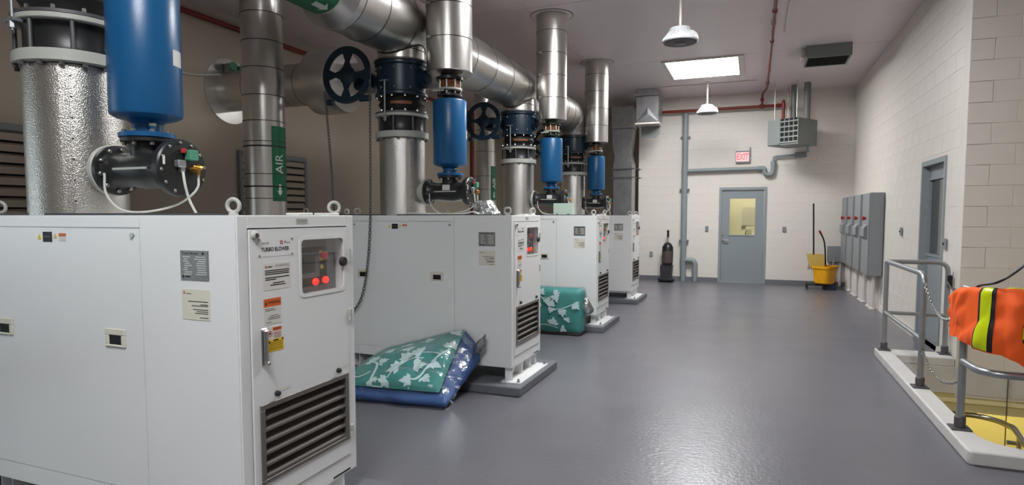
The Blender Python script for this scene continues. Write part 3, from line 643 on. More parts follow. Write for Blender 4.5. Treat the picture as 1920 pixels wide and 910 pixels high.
def blow_off_valve():
    # origin at branch axis; run along +X
    t = thing('blow_off_valve', '', 'valve', (0, 0, 0), 'black blow-off valves beside the discharge pipes'); z = 1.772
    MB().lathe([(.122, -.262), (.126, -.258), (.126, -.238), (.122, -.234)], (0, 0, z), (1, 0, 0), 40).build('gasket_ring', 'flange', t)
    f = MB().lathe([(.118, -.234), (.122, -.23), (.122, -.208), (.10, -.205), (.085, -.18), (.082, -.10), (.094, -.02), (.094, .06), (.08, .13), (.09, .16), (.12, .168), (.122, .17), (.122, .185)], (0, 0, z), (1, 0, 0), 40)
    f.lathe([(.075, .0), (.075, .12), (.115, .128), (.115, .145)], (0, 0, z), (0, 0, 1), 32); f.box(-.16, .12, -.006, .006, z-.005, z+.08); f.build('tee_body', 'black', t)
    MB().box(-.12, .10, -.098, -.088, z-.006, z+.004).build('casting_rib', 'flange', t)
    ring_bolts(t, (-.205, 0, z), (1, 0, 0), .103, 10, .010, .014, .2); ring_bolts(t, (0, 0, z+.11), (0, 0, 1), .098, 8, .010, .016, .3)
    cap = MB().lathe([(.132, .186), (.135, .19), (.135, .218), (.128, .226), (.05, .232)], (0, 0, z), (1, 0, 0), 44).build('actuator_cap', 'black', t)
    ring_bolts(cap, (.222, 0, z), (1, 0, 0), .118, 12, .0075, .012, .1, 'zinc', 10, 'cap_screw')
    b = MB(); b.box(.23, .236, -.112, -.100, z+.01, z+.05, .002); b.build('data_tag', 'paper', cap)
    b = MB(); b.box(.235, .275, .0, .05, z+.035, z+.085, .005); b.m = 1; b.lathe([(.012, 0), (.012, .02)], (.245, -.01, z+.07), (0, 0, 1), 10); b.build('solenoid_coil', ['coil', 'redprint'], cap)
    b = MB(); b.box(.23, .265, -.055, -.01, z-.0, z+.035, .006); b.box(.232, .255, -.035, -.01, z-.02, z+.03, .004); b.build('cable_plug', 'rail', cap)
    b = MB(); b.lathe([(.014, 0), (.014, .03), (.01, .045)], (.24, .035, z-.005), (1, 0, 0), 8); b.lathe([(.011, 0), (.011, .05)], (.252, .03, z+.005), (0, 1, 0), 8); b.lathe([(.01, -.03), (.01, .02)], (.252, .06, z), (0, 0, 1), 8); b.build('brass_fitting', 'brass', cap)
    MB().tube([(.255, .06, z-.03), (.25, .05, z-.10), (.18, .0, z-.17), (.05, -.06, z-.205), (-.08, -.09, z-.195), (-.15, -.11, z-.12), (-.165, -.105, z-.02)], .0055, 7, sub=6).build('air_line', 'cable_w', t)
    MB().tube([(.26, -.03, z-.02), (.27, -.03, z-.08), (.26, 0, z-.15), (.27, .03, HT-z+z+.003)], .006, 7, sub=5).build('signal_cable', 'cable_w', t)
    MB().box(-.03, .045, -.101, -.099, z+.01, z+.06).build('data_plate', 'paper', t)
    return t
def silencer():
    t = thing('silencer', '', 'silencer', (0, 0, 0), 'blue silencers above the blow-off valves')
    MB().lathe([(.115, 1.918), (.122, 1.921), (.122, 1.94), (.118, 1.943), (.07, 1.945)], n=40).build('base_flange', 'blue', t)
    MB().lathe([(.068, 1.944), (.068, 1.985), (.085, 2.0)], n=32).build('neck', 'blue', t)
    MB().lathe([(.085, 2.0), (.13, 2.012), (.152, 2.024), (.157, 2.036), (.157, 2.60), (.152, 2.612), (.12, 2.622), (.06, 2.626)], n=56).build('shell', 'blue', t)
    ring_bolts(t, (0, 0, 1.94), (0, 0, 1), .098, 8, .012, .016, .3)
    b = MB(); b.cyl((.075, -.03, 1.943), (.075, -.03, 1.972), .013, n=12); b.m = 1; b.cyl((.075, -.03, 1.972), (.075, -.03, 1.985), .016, n=8); b.build('drain_nipple', ['blue', 'mint'], t)
    b = MB(T((0, 0, 2.26)) @ Matrix.Rotation(R(22), 4, 'Z')); b.grid(lambda u, v: (.1578*math.cos((u-.5)*.45), .1578*math.sin((u-.5)*.45), v*.075), 6, 1); b.build('paper_label', 'paper', t)
    return t
def check_valve():
    t = thing('check_valve', '', 'valve', (0, 0, 0), 'small check valves above the silencers')
    MB().lathe([(.06, 2.626), (.06, 2.648), (.115, 2.65), (.115, 2.668), (.085, 2.67), (.085, 2.69), (.115, 2.692), (.115, 2.705)], n=36).build('wafer_body', 'black', t)
    MB().lathe([(.117, 2.706), (.117, 2.722)], n=36).build('ring_flange', 'flange', t)
    MB().lathe([(.09, 2.723), (.10, 2.745), (.085, 2.765), (.10, 2.785), (.09, 2.80)], n=36).build('bellows', 'orange_tag', t)
    MB().lathe([(.125, 2.801), (.125, 2.825), (.08, 2.827), (.08, 2.858)], n=36).build('top_flange', 'black', t)
    ring_bolts(t, (0, 0, 2.662), (0, 0, 1), .10, 8, .009, .14, .2, 'zinc', 6, 'stud')
    MB().box(-.115, .0, -.125, -.11, 2.685, 2.70, .003).build('lever', 'flange', t)
    return t
def vent_duct():
    t = thing('vent_duct', '', 'duct', (0, 0, 0), 'round vent ducts rising to the ceiling'); r = .212
    MB().lathe([(.08, 2.858), (r-.006, 2.862), (r, 2.868), (r, CEIL-.012)], n=56).build('jacket', 'alu', t)
    bands(t, (3.16, 3.46, 3.76, 4.06), r, w_=.007)
    MB().lathe([(r+.002, CEIL-.004), (r+.075, CEIL-.004), (r+.075, CEIL-.001), (r, CEIL-.001)], n=56).build('ceiling_collar', 'ceil', t)
    MB().lathe([(r+.074, CEIL-.006), (r+.082, CEIL-.006), (r+.084, CEIL-.001)], n=56, caps=False).build('sealant_bead', 'band', t)
    b = MB()
    for z in (3.16, 3.46, 3.76, 4.06): b.box(-.12, -.09, -r+.01, -r+.035, z-.01, z+.012)
    b.build('clip', 'zinc', t); return t
where = ['on the nearest cabinet', 'on the second cabinet', 'on the third cabinet', 'on the farthest cabinet']
makers = [(discharge_pipe, DX, 'stout aluminium-clad discharge pipe standing'), (expansion_joint, DX, 'black tie-rod expansion joint of the discharge line'), (butterfly_valve, DX, 'dark teal butterfly valve with chain wheel of the line'),
          (blow_off_valve, BX, 'black cast blow-off valve low'), (silencer, BX, 'upright blue cylinder silencer'), (check_valve, BX, 'small black check valve over the blue silencer'), (vent_duct, BX, 'round aluminium vent duct over the blue silencer')]
for fn, xs, lab in makers:
    p = fn()
    for i in range(4):
        c = p if i == 0 else copy_tree(p); c.location = (xs[i], Y0[i]+DY, 0); c['label'] = f'{lab} {where[i]}'
    if fn is blow_off_valve:
        for ch in list(p.children):
            if ch.name.startswith('data_plate'): bpy.data.objects.remove(ch)

# header along Y with its drops
hx = -3.175; t = thing('header_pipe', 'large aluminium-clad air header pipe running overhead along the blowers', 'pipe')
e4 = Y0[3]+DY
MB().lathe([(HR-.03, 0), (HR, .004), (HR, e4-.33-4.22)], (hx, 4.22, HZ), (0, 1, 0), 64).build('main_run', 'alu', t)
MB().lathe([(RR, 0), (RR, 3.75)], (hx, .42, HZ), (0, 1, 0), 56).build('reduced_run', 'alu', t)
MB().lathe([(RR, 4.03), (HR+.01, 4.13), (HR+.012, 4.20), (HR, 4.215)], (hx, 0, HZ), (0, 1, 0), 64, False).build('reducer_ring', 'alu', t)
# gored elbow down into the last valve
N = 7; el = MB(); pts = []; Rb = .33
for k in range(N+1):
    a = PI/2*k/N; pts.append((hx+(DX[3]-hx)*k/N, e4-Rb+Rb*math.sin(a), HZ-Rb+Rb*math.cos(a)))
el.tube(pts, [HR-.004-(HR-.226)*k/N for k in range(N+1)], 48); el.build('elbow', 'alu', t, ang=20)
for k in range(1, N): 
    g = MB(); q = Vector(pts[k]); g.lathe([(HR-(HR-.226)*k/N-.004, -.004), (HR-(HR-.226)*k/N+.003, 0), (HR-(HR-.226)*k/N-.004, .004)], q, Vector(pts[k+1])-Vector(pts[k-1]), 48, False); g.build('gore_seam', 'galv', t)
MB().lathe([(.224, 0), (.224, HZ-Rb-3.008+.002)], (DX[3], e4, 3.008), (0, 0, 1), 48).build('outlet_stub', 'alu', t)
for i in range(3):
    s = MB().lathe([(.222, 0), (.222, .32)], (DX[i], Y0[i]+DY, 3.009), (0, 0, 1), 48).build('outlet_stub', 'alu', t)
    bands(t, (3.10,), .222, DX[i], Y0[i]+DY)
    # saddle where the stub meets the run
    rr_ = .226; Hh = HR if i else RR
    MB().tube([(DX[i]+rr_*math.cos(a), Y0[i]+DY+rr_*math.sin(a), HZ-math.sqrt(max(0, (Hh+.003)**2-(DX[i]+rr_*math.cos(a)-hx)**2))) for a in [2*PI*k/48 for k in range(48)]], .006, 6, closed=True).build('saddle_seam', 'band', t)
bands(t, [4.55, 5.0, 5.75, 6.3, 6.85, 7.4, 7.95, 8.7, 9.3, 9.9, 10.3], HR, hx, HZ, (0, 1, 0), w_=.006)
# green flow label on the reduced run
def on_run(p): a = p.y; return Vector((hx+(RR+p.z)*math.sin(a), p.x, HZ-(RR+p.z)*math.cos(a)))
g = MB(); vs = []; nu, nv = 24, 16
g.grid(lambda u, v: on_run(Vector((3.15+u*.86, -1.15+v*2.3, .0022))), nu, nv); g.m = 1
arrow = [(.10, 0), (.03, .055), (.03, .025), (-.10, .025), (-.10, -.025), (.03, -.025), (.03, -.055)]
for ya in (-.75, .35):
    g.add([on_run(Vector((3.90+x*.8, ya+y*4.5, .004))) for x, y in arrow], [(0, 1, 2), (2, 3, 4), (2, 4, 5), (2, 5, 0), (0, 5, 6)])
g.build('flow_label', ['green', 'print_w'], t, label='green label with white flow arrows')

def drop_pipe(x, y, rings, lab, lz, rot):
    t = thing('air_drop_pipe', lab, 'pipe', (x, y, 0), 'air drop pipes from the header'); r = .180; top = CEIL-.012 if y < 5 else 3.75
    MB().lathe([(r, 0.001), (r, top), (r-.02, top+.01)], n=48).build('jacket', 'alu', t)
    if y > 5: MB().cyl((0, 0, HZ), (hx-x-HR+.03, 0, HZ), r-.02, n=40).build('header_branch', 'alu', t)
    else: MB().lathe([(r+.002, CEIL-.004), (r+.075, CEIL-.004), (r+.075, CEIL-.001), (r, CEIL-.001)], n=48).build('ceiling_collar', 'ceil', t)
    bands(t, rings, r, w_=.007)
    MB().lathe([(r+.06, .001), (r+.06, .02), (r, .03)], n=40, caps=False).build('floor_collar', 'flange', t)
    half = .52
    def w2(p): a = rot+p.x/(r+.003); return Vector(((r+p.z)*math.cos(a), (r+p.z)*math.sin(a), p.y))
    g = MB(); z0, z1 = lz
    g.grid(lambda u, v: w2(Vector(((u-.5)*2*half*r*1.5, z0+v*(z1-z0), .002))), 20, 4); g.m = 1; W = half*r*1.5
    vs, fs = text_mesh('AIR', .0); L = (z1-z0)
    for sgn, cx in ((1, -W*.48), (-1, W*.52)):
        q = [Vector((cx-sgn*v.y*.115, z0+L*.50+sgn*v.x*.115, .0085)) for v in vs]; g.add([w2(p) for p in q], fs)
        ar = [(0, -.06), (.03, -.015), (.013, -.015), (.013, .045), (-.013, .045), (-.013, -.015), (-.03, -.015)]
        g.add([w2(Vector((cx+x, z0+L*.16+y, .0035))) for x, y in ar], [(0, 1, 2), (0, 2, 5), (2, 3, 4), (2, 4, 5), (0, 5, 6)])
    g.build('flow_label', ['green', 'print_w'], t, label='green label lettered AIR with down arrows')
    return t
drop_pipe(-4.2, 4.46, (1.703, 1.923, 2.215, 2.398, 2.625, 2.869, 3.107, 3.352), 'aluminium air pipe with the large AIR label rising behind the nearest cabinet', (1.678, 2.352), R(16))
drop_pipe(-4.2, 9.44, (1.72, 1.98, 2.2, 2.6, 2.95), 'slim aluminium air pipe with a small AIR label behind the second cabinet', (1.80, 2.36), R(8))
bands(bpy.data.objects['air_drop_pipe'], (2.172, 1.811), .1805, m='ink', w_=.014)
t = thing('wall_inlet_pipe', 'horizontal aluminium pipe entering the left wall through a round sleeve', 'pipe', (XL, 6.6, 3.26))
MB().lathe([(.27, .001), (.27, 1.62)], axis=(1, 0, 0), n=48).build('jacket', 'alu', t)
MB().lathe([(.20, 1.7), (.20, 3.45)], axis=(1, 0, 0), n=48).build('reduced_run', 'alu', t)
MB().lathe([(.40, .001), (.44, .004), (.44, .012), (.27, .02)], axis=(1, 0, 0), n=56).build('wall_sleeve', 'alu', t)
MB().lathe([(.27, 1.45), (.405, 1.52), (.41, 1.56), (.41, 1.86), (.39, 1.93), (.2, 1.96)], axis=(1, 0, 0), n=56).build('insulated_cover', 'alu', t)
for xx in (.45, .8, 1.1, 1.3): MB().lathe([(.271, -.004), (.274, 0), (.271, .004)], (xx, 0, 0), (1, 0, 0), 48, False).build('band', 'band', t)
em = thing('emergency_light', 'small grey twin-spot emergency light on the left wall near the pipe sleeve', 'lamp', (XL, 6.62, 3.52))
MB().box(.021, .11, -.15, .12, -.08, .10, .02).build('housing', 'encl', em)
for y in (-.1, .07): MB().lathe([(.02, 0), (.05, .03), (.055, .07)], (.11, y, .05), (1, -.3, .1), 18).build('spot_head', 'coil', em)
tag(MB().tube([(XL+.02, 5.2, 3.36), (XL+.02, 5.9, 3.36), (XL+.02, 6.45, 3.46)], .014, 8, sub=4).build('wall_conduit', 'cable_w'), 'white cable on the left wall leading to the emergency light', 'conduit')

# chain loop of the second wheel, hanging in front of the cabinet side
def chain(path, pitch, wire, name, label, m='rail', cat='chain', parent=None):
    P = [Vector(p) for p in path]; d = [0]
    for a, b in zip(P, P[1:]): d.append(d[-1]+(b-a).length)
    n = int(d[-1]/pitch); mb = MB(); j = 0
    for k in range(n):
        s = (k+.5)*pitch
        while j < len(d)-2 and d[j+1] < s: j += 1
        p = P[j].lerp(P[j+1], (s-d[j])/(d[j+1]-d[j])); t_, u, w_ = basis(P[j+1]-P[j])
        if k % 2: u = w_
        L, W = pitch*.72, pitch*.36
        mb.tube([p+t_*(L*math.cos(a))+u*(W*math.sin(a)) for a in [2*PI*i/8 for i in range(8)]], wire, 4, closed=True)
    return tag(mb.build(name, m), label, cat)
cy_ = Y0[1]+DY-.28; wx = DX[1]-.425
loop = [(wx+.256, cy_, 2.87), (wx+.25, cy_, 2.2), (wx+.238, cy_, 1.55), (wx+.20, cy_, 1.1), (wx+.13, cy_, .78), (wx+.02, cy_, .63), (wx-.09, cy_, .66), (wx-.15, cy_, .9), (wx-.17, cy_, 1.3), (wx-.19, cy_, 1.9), (wx-.256, cy_, 2.75)]
chain(smooth([Vector(p) for p in loop], 8), .03, .0042, 'hand_chain', 'grey operating chain looped down in front of the second cabinet', 'base_iron')

# things lying on the cabinet tops
jb = thing('junction_box', 'pale mint box on top of the third cabinet', 'box', (-2.435, Y0[2]+.06, HT))
MB().box(-.13, .13, 0, .12, .0, .16, .008).build('box_body', 'mint', jb); MB().box(-.135, .135, -.006, .0, .004, .165, .002).build('lid', 'mint', jb)
for x in (-.08, .08): MB().tube([(x+.018*math.cos(a), -.010, .001+.02*math.sin(a)) for a in [PI*k/8 for k in range(9)]], .004, 6).build('clip', 'base_iron', jb)
bg = MB(); rb = random.Random(5)
def bagf(u, v):
    a = 2*PI*u; h = math.sin(PI*v/2); r = (1-.5*v*v)*(1+.18*noise.noise((math.cos(a)*1.7, math.sin(a)*1.7, v*3)))
    return (.13*r*math.cos(a)-.05*h, .10*r*math.sin(a), .002+.135*v*(1+.2*noise.noise((math.cos(a)*2, math.sin(a)*2, 4))))
bg.grid(bagf, 28, 10); bg.add([(-.05, 0, .135)], [])
bo = bg.build('plastic_bag', 'bagfilm', ang=25); bo.location = (-2.26, Y0[1]+.20, HT); tag(bo, 'crumpled clear plastic bag on the second cabinet top', 'bag')
for i in (1,):
    tag(MB().tube([(-3.0, Y0[i]+.02, HT+.02), (-2.7, Y0[i]+.03, HT+.012), (-2.45, Y0[i]+.05, HT+.012), (-2.35, Y0[i]+.06, HT+.03), (-2.3, Y0[i]+.08, HT+.008)], .008, 7, sub=5).build('loose_cable', 'cable_w'), 'white cable lying along the second cabinet top edge', 'cable')

# ------------------------------------------------------------ red pipes
rp = MB(); rp.tube([(XL+.06, -4, 4.13), (XL+.06, 16.9, 4.13)], .035, 10); 
tag(rp.build('red_pipe', 'redpipe'), 'red pipe along the top of the left wall', 'pipe')
rp = MB(); rp.tube([(XL+.06, 14.35, .0), (XL+.06, 14.35, 4.08)], .05, 10); tag(rp.build('red_pipe', 'redpipe'), 'red riser pipe standing at the left wall far back', 'pipe')
t = thing('red_pipe', 'red gas pipe crossing high on the far wall to the heater', 'pipe', (0, 14.78, 0))
MB().tube(bend([(-2.25, 0, 3.95), (.52, 0, 3.95), (.52, -.55, 3.95), (.52, -.55, 3.53)], .05), .032, 12).build('run', 'redpipe', t)
MB().lathe([(.045, -.05), (.05, -.04), (.05, .04), (.045, .05)], (.10, 0, 3.95), (1, 0, 0), 14).build('fitting', 'redpipe', t); MB().lathe([(.042, -.03), (.042, .03)], (.44, 0, 3.95), (1, 0, 0), 14).build('fitting', 'redpipe', t); MB().lathe([(.042, -.02), (.042, .05)], (.52, -.55, 3.85), (0, 0, 1), 14).build('fitting', 'redpipe', t)
t = thing('red_pipe', 'red gas pipe running along the ceiling above the aisle', 'pipe', (.19, 0, 0))
MB().tube(bend([(.0, -5, 4.22), (.0, 14.2, 4.22), (-.085, 14.78, 4.22), (-.085, 14.78, 3.97)], .12), .022, 10).build('run', 'redpipe', t)
for y in (8.9, 10.4, 13.6): MB().lathe([(.03, -.04), (.034, -.03), (.034, .03), (.03, .04)], (0, y, 4.22), (0, 1, 0), 12).build('coupling', 'redpipe', t)
MB().lathe([(.035, -.03), (.04, 0), (.035, .03)], (-.085, 14.78, 4.10), (0, 0, 1), 12).build('coupling', 'redpipe', t)
for y in (6.5, 9.5, 12.5): MB().tube([(-.028, y, CEIL), (-.028, y, 4.215), (0, y, 4.193), (.028, y, 4.215), (.028, y, CEIL)], .005, 6).build('hanger', 'zinc', t)

# ------------------------------------------------------------ square duct at the far left
t = thing('square_duct', 'tall galvanised square duct standing beside the far wall', 'duct')
MB().box(-3.10, -2.66, 14.35, 14.78, 0.001, 2.55, .005).build('lower_run', 'galv', t)
MB().prism([(-3.10, 2.55), (-2.66, 2.55), (-2.66, 2.75), (-2.72, 3.0), (-2.66, 3.45), (-2.66, 3.56), (-3.13, 3.56), (-3.13, 3.2), (-3.06, 2.9), (-3.10, 2.75)], -14.78, -14.35, FY).build('offset_section', 'galv', t, 10)
MB().add([(x, y, z) for x, z in ((-3.14, 3.565), (-2.64, 3.565), (-2.64, 4.06), (-3.14, 4.06)) for y in (14.30, 14.78)], [(0, 2, 4, 6), (1, 7, 5, 3), (0, 1, 3, 2), (2, 3, 5, 4), (4, 5, 7, 6), (6, 7, 1, 0)]).build('top_elbow', 'galv', t, 10)
for z in (2.62, 2.42):
    s = MB(); s.box(-3.14, -2.60, 14.30, 14.33, z, z+.025); s.tube([(-2.61, 14.31, z+.012), (-2.45, 14.45, z-.01)], .008, 6); s.lathe([(.02, 0), (.02, .02)], (-2.50, 14.40, z-.01), (0, -1, 0), 8); s.build('bracket', 'base_iron', t)
t = thing('duct_box', 'bright galvanised duct box hanging from the ceiling by the far wall', 'duct', (-2.2, 13.85, 0))
MB().box(-.25, .23, -.25, .32, 3.56, 4.13, .006).build('box_body', 'galv', t)
b = MB(); b.add([(-.25, -.252, 3.57), (.23, -.252, 3.57), (0, -.268, 3.75), (.0, -.262, 3.9)], [(0, 1, 2), (0, 2, 3), (1, 3, 2)]); b.build('cross_break', 'galv', t, 0)
MB().box(-.28, .26, -.28, .35, 4.135, 4.17).box(-.22, .20, -.22, .29, 4.17, CEIL-.001).build('collar', 'galv', t)
MB().box(-.27, .25, -.27, .34, 3.53, 3.56).build('bottom_flange', 'whitetrim', t)
MB().prism([(-.2, 3.53), (.2, 3.53), (.2, 3.36), (.1, 3.28), (-.2, 3.28)], -.2, -.16, FY).build('deflector', 'heater', t)

# ------------------------------------------------------------ drain pipe and other things on the far wall
t = thing('drain_pipe', 'grey vertical drain pipe with a side branch left of the far door', 'pipe', (0, YF-.10, 0)); r = .066
MB().lathe([(r, .001), (r, 3.9)], (-1.53, 0, 0), (0, 0, 1), 24).build('riser', 'pvc', t)
MB().tube(bend([(-1.53, 0, .50), (-1.265, 0, .50), (-1.265, 0, .002)], .12), .062, 18).build('bottom_branch', 'pvc', t)
MB().tube(bend([(-1.53, 0, 2.585), (.14, 0, 2.60), (.17, 0, 2.60)], .02), .042, 16).build('side_branch', 'pvc', t)
MB().tube(bend([(.12, 0, 2.60), (.19, 0, 2.60), (.20, 0, 2.46), (.36, 0, 2.46), (.37, 0, 2.72)], .09), .048, 16).build('trap', 'pvc', t)
MB().tube(bend([(.37, 0, 2.68), (.37, 0, 2.85), (.82, 0, 2.87)], .05), .026, 12).build('inlet_line', 'pvc', t)
MB().cyl((.80, 0, 2.87), (1.03, 0, 2.88), .06, n=18).build('cleanout', 'pvc', t)
for z in (3.37, 2.16, .96): MB().box(-1.64, -1.42, .01, .075, z-.018, z+.018).cyl((-1.62, .01, z), (-1.62, -.03, z), .008, n=6).cyl((-1.44, .01, z), (-1.44, -.03, z), .008, n=6).build('clamp', 'pvc', t)
for rr_, p_, a_ in ((.075, (-1.53, 0, 2.585), (0, 0, 1)), (.075, (-1.53, 0, .5), (0, 0, 1)), (.055, (.37, 0, 2.70), (0, 0, 1)), (.052, (.10, 0, 2.60), (1, 0, 0))): MB().lathe([(rr_, -.05), (rr_, .05)], p_, a_, 20).build('coupling', 'pvc', t)
t = thing('exit_sign', 'red illuminated EXIT sign above the far door', 'sign', (-.265, YF-.05, 2.74))
s = MB().box(-.155, .155, -.022, .03, .0, .025, .003).box(.13, .155, -.022, .03, .025, .34, .003).box(-.155, .13, .0, .03, .025, .27, .003); s.build('housing', 'encl', t)
MB().box(-.145, .125, -.012, -.002, .03, .235, .002).build('lit_face', 'exitface', t)
s = MB(); s.text('EXIT', .20, -.01, .13, .0135, FY, .02, sx=.62); s.build('lettering', 'exit', t)
def wall_plate(loc, rz, name, label, cat, kind):
    t = thing(name, label, cat, loc, 'electrical plates on the walls', rz)
    MB().box(-.036, .036, -.02, 0, -.058, .058, .003).build('plate', 'encl', t)
    if kind == 'switch': MB().box(-.006, .006, -.032, -.02, -.013, .013, .002).build('toggle', 'ink', t)
    else:
        for z in (-.02, .02): MB().lathe([(.015, 0), (.015, .003)], (0, -.02, z), (0, -1, 0), 14).build('socket', 'flange', t)
wall_plate((-1.02, YF-.012, 1.24), 0, 'light_switch', 'grey switch left of the far door', 'switch', 'switch')
wall_plate((.63, YF-.012, 1.24), 0, 'light_switch', 'grey switch right of the far door', 'switch', 'switch')
wall_plate((-2.29, YF-.012, .62), 0, 'power_outlet', 'grey outlet low on the far wall near the vacuum', 'outlet', 'outlet')
wall_plate((XR-.012, 10.10, 1.32), -PI/2, 'light_switch', 'pale switch on the right wall between cabinets and side door', 'switch', 'switch')
wall_plate((XR-.012, 7.93, 1.24), -PI/2, 'light_switch', 'dark switch on the right wall just before the corner', 'switch', 'switch')

# unit heater
t = thing('unit_heater', 'grey gas unit heater hanging from rods in the far right corner', 'heater', (.79, 13.75, 0), None, 0)
a = Vector((-.557, .35, 0)); b = Vector((.395, .63, 0)); an = a.normalized(); bn = b.normalized(); zb, zt = 3.0, 3.53
def hp(s, q, z): return tuple(an*s+bn*q+Vector((0, 0, z)))
La, Lb = .66, .74
vs = [hp(s, q, z) for z in (zb, zt) for s, q in ((0, .01), (La, .01), (La, Lb), (0, Lb))]
MB().add(vs, [(0, 1, 2, 3), (4, 5, 6, 7), (0, 1, 5, 4), (1, 2, 6, 5), (2, 3, 7, 6), (3, 0, 4, 7)]).build('casing', 'heater', t)
MB().add([hp(s, q, z) for q in (-.012, .01) for s, z in ((.40, zb+.01), (La, zb+.01), (La, zt), (.40, zt))], [(0, 1, 2, 3), (7, 6, 5, 4), (0, 1, 5, 4), (1, 2, 6, 5), (2, 3, 7, 6), (3, 0, 4, 7)]).build('control_cover', 'heater', t)
MB().add([hp(s, q, z) for q in (-.002, .009) for s, z in ((.0, zb+.05), (.40, zb+.05), (.40, zt), (.0, zt))], [(0, 1, 2, 3), (7, 6, 5, 4), (0, 1, 5, 4), (1, 2, 6, 5), (2, 3, 7, 6), (3, 0, 4, 7)]).build('outlet_opening', 'dark', t)
for k in range(5):
    z = zb+.05+k*.105; MB().add([hp(s, q, zz) for q, zz in ((-.012, z-.012), (-.004, z+.016), (-.002, z+.016), (-.010, z-.012)) for s in (0, .40)], [(0, 1, 3, 2), (2, 3, 5, 4), (4, 5, 7, 6), (6, 7, 1, 0), (0, 2, 4, 6), (1, 7, 5, 3)]).build('louver_blade', 'heater', t)
for k in range(5):
    s0 = k*.096; MB().add([hp(s, q, zz) for q in (-.008, -.003) for s, zz in ((s0, zb+.05), (s0+.016, zb+.05), (s0+.016, zt), (s0, zt))], [(0, 1, 2, 3), (7, 6, 5, 4), (0, 1, 5, 4), (1, 2, 6, 5), (2, 3, 7, 6), (3, 0, 4, 7)]).build('grille_bar', 'heater', t)
for s, q in ((.1, .1), (.58, .1), (.1, .62), (.58, .62)):
    p = Vector(hp(s, q, 0)); MB().cyl((p.x, p.y, zt), (p.x, p.y, CEIL), .008, n=8).build('hanger_rod', 'zinc', t)
for s, q in ((.12, .52), (.42, .55)):
    p = Vector(hp(s, q, 0)); MB().cyl((p.x, p.y, zt), (p.x, p.y, CEIL), .06, n=18).build('flue_pipe', 'heater', t)
p = Vector(hp(.1, Lb, 3.25)); MB().lathe([(.2, 0), (.2, .06), (.1, .08)], Vector(hp(.3, Lb, 3.26)), bn, 24).build('fan_guard', 'heater', t)
for s, q in ((.05, .45), (.12, .62)):
    p = Vector(hp(s, q, 0)); MB().cyl((p.x, p.y, zb), (p.x, p.y, zb-.14), .018, n=10).lathe([(.03, 0), (.03, .03)], (p.x, p.y, zb-.12), (0, 0, 1), 10).build('drain_stub', 'pvc', t)

# vacuum cleaner
t = thing('vacuum_cleaner', 'black upright vacuum cleaner standing against the far wall', 'vacuum cleaner', (-1.88, 14.62, 0))
MB().box(-.17, .17, -.20, .10, .012, .10, .03).build('cleaner_head', 'vac', t)
MB().add([(x*w_, y, z) for z, w_, y0, y1 in ((.10, .12, -.10, .12), (.36, .14, -.06, .16), (.40, .12, 0, .17)) for y in (y0, y1) for x in (-1, 1)], [(0, 1, 3, 2), (8, 10, 11, 9)]+[f for k in (0, 4) for f in ((k, k+1, k+5, k+4), (k+1, k+3, k+7, k+5), (k+3, k+2, k+6, k+7), (k+2, k, k+4, k+6))]).build('motor_housing', 'vac', t)
MB().lathe([(.09, .0), (.125, .04), (.13, .3), (.12, .42), (.07, .5), (.03, .52)], (0, .14, .38), (0, .10, 1), 20).build('bag_housing', 'vacbag', t)
MB().lathe([(.128, .32), (.126, .42), (.072, .51), (.03, .53)], (0, .14, .385), (0, .10, 1), 20).build('top_cap', 'vac', t)
MB().cyl((0, .19, .88), (0, .21, 1.05), .014, n=12).build('handle_tube', 'zinc', t)
MB().tube(bend([(0, .21, 1.03), (0, .215, 1.12), (0, .20, 1.2)], .05), .026, 12).build('grip', 'vac', t)
for x in (-.15, .15): MB().lathe([(.04, -.015), (.04, .015)], (x, .08, .041), (1, 0, 0), 18).build('wheel', 'vac', t)

# mop bucket, mop, broom
t = thing('mop_bucket', 'yellow wheeled mop bucket with wringer by the far wall', 'mop bucket', (1.24, 14.35, 0)); t.scale = (.93, .93, 1.22)
def buck(z, w_, d): return [(w_*math.copysign(abs(math.cos(a))**.6, math.cos(a)), d*math.copysign(abs(math.sin(a))**.6, math.sin(a)), z) for a in [2*PI*k/28 for k in range(28)]]
b = MB(); vs = []; rings = [buck(.10, .17, .15), buck(.12, .20, .18), buck(.36, .235, .21), buck(.37, .255, .23), buck(.41, .255, .23), buck(.41, .235, .21), buck(.16, .19, .17)]
for q in rings: vs += q
b.add(vs, [(k*28+i, k*28+(i+1) % 28, (k+1)*28+(i+1) % 28, (k+1)*28+i) for k in range(6) for i in range(28)]+[tuple(range(28)), tuple(range(6*28, 7*28))]); b.build('tub', 'yellow', t)
for a in range(8):
    q = 2*PI*a/8+.2; MB().box(-.008, .008, -.02, .008, .13, .35).build('rib', 'yellow', t); o = t.children[-1]; o.location = (.205*math.cos(q), .19*math.sin(q), 0); o.rotation_euler = (0, 0, q+PI/2)
MB().box(-.21, .21, -.19, .19, .07, .10, .02).build('chassis', 'rubber', t)
for x in (-.18, .18):
    for y in (-.16, .16): MB().lathe([(.035, -.012), (.035, .012)], (x, y, .036), (1, 0, 0), 16).box(x-.012, x+.012, y-.012, y+.012, .05, .09).build('caster', 'rubber', t)
MB().add([(x, y, z) for z, a, b_, c_, d_ in ((.38, -.14, .16, -.12, .14), (.60, -.19, .14, -.16, .16)) for x, y in ((a, c_), (b_, c_), (b_, d_), (a, d_))], [(0, 1, 2, 3), (0, 1, 5, 4), (1, 2, 6, 5), (2, 3, 7, 6), (3, 0, 4, 7)]).build('wringer', 'wringer', t)
MB().tube(bend([(.19, .0, .42), (.17, -.02, .72), (.14, -.02, .86), (.06, -.03, .98)], .08), .016, 10).build('lever', 'vac', t)
MB().tube([(.09, -.027, .94), (.04, -.032, 1.005)], .021, 10).build('lever_grip', 'redpipe', t)
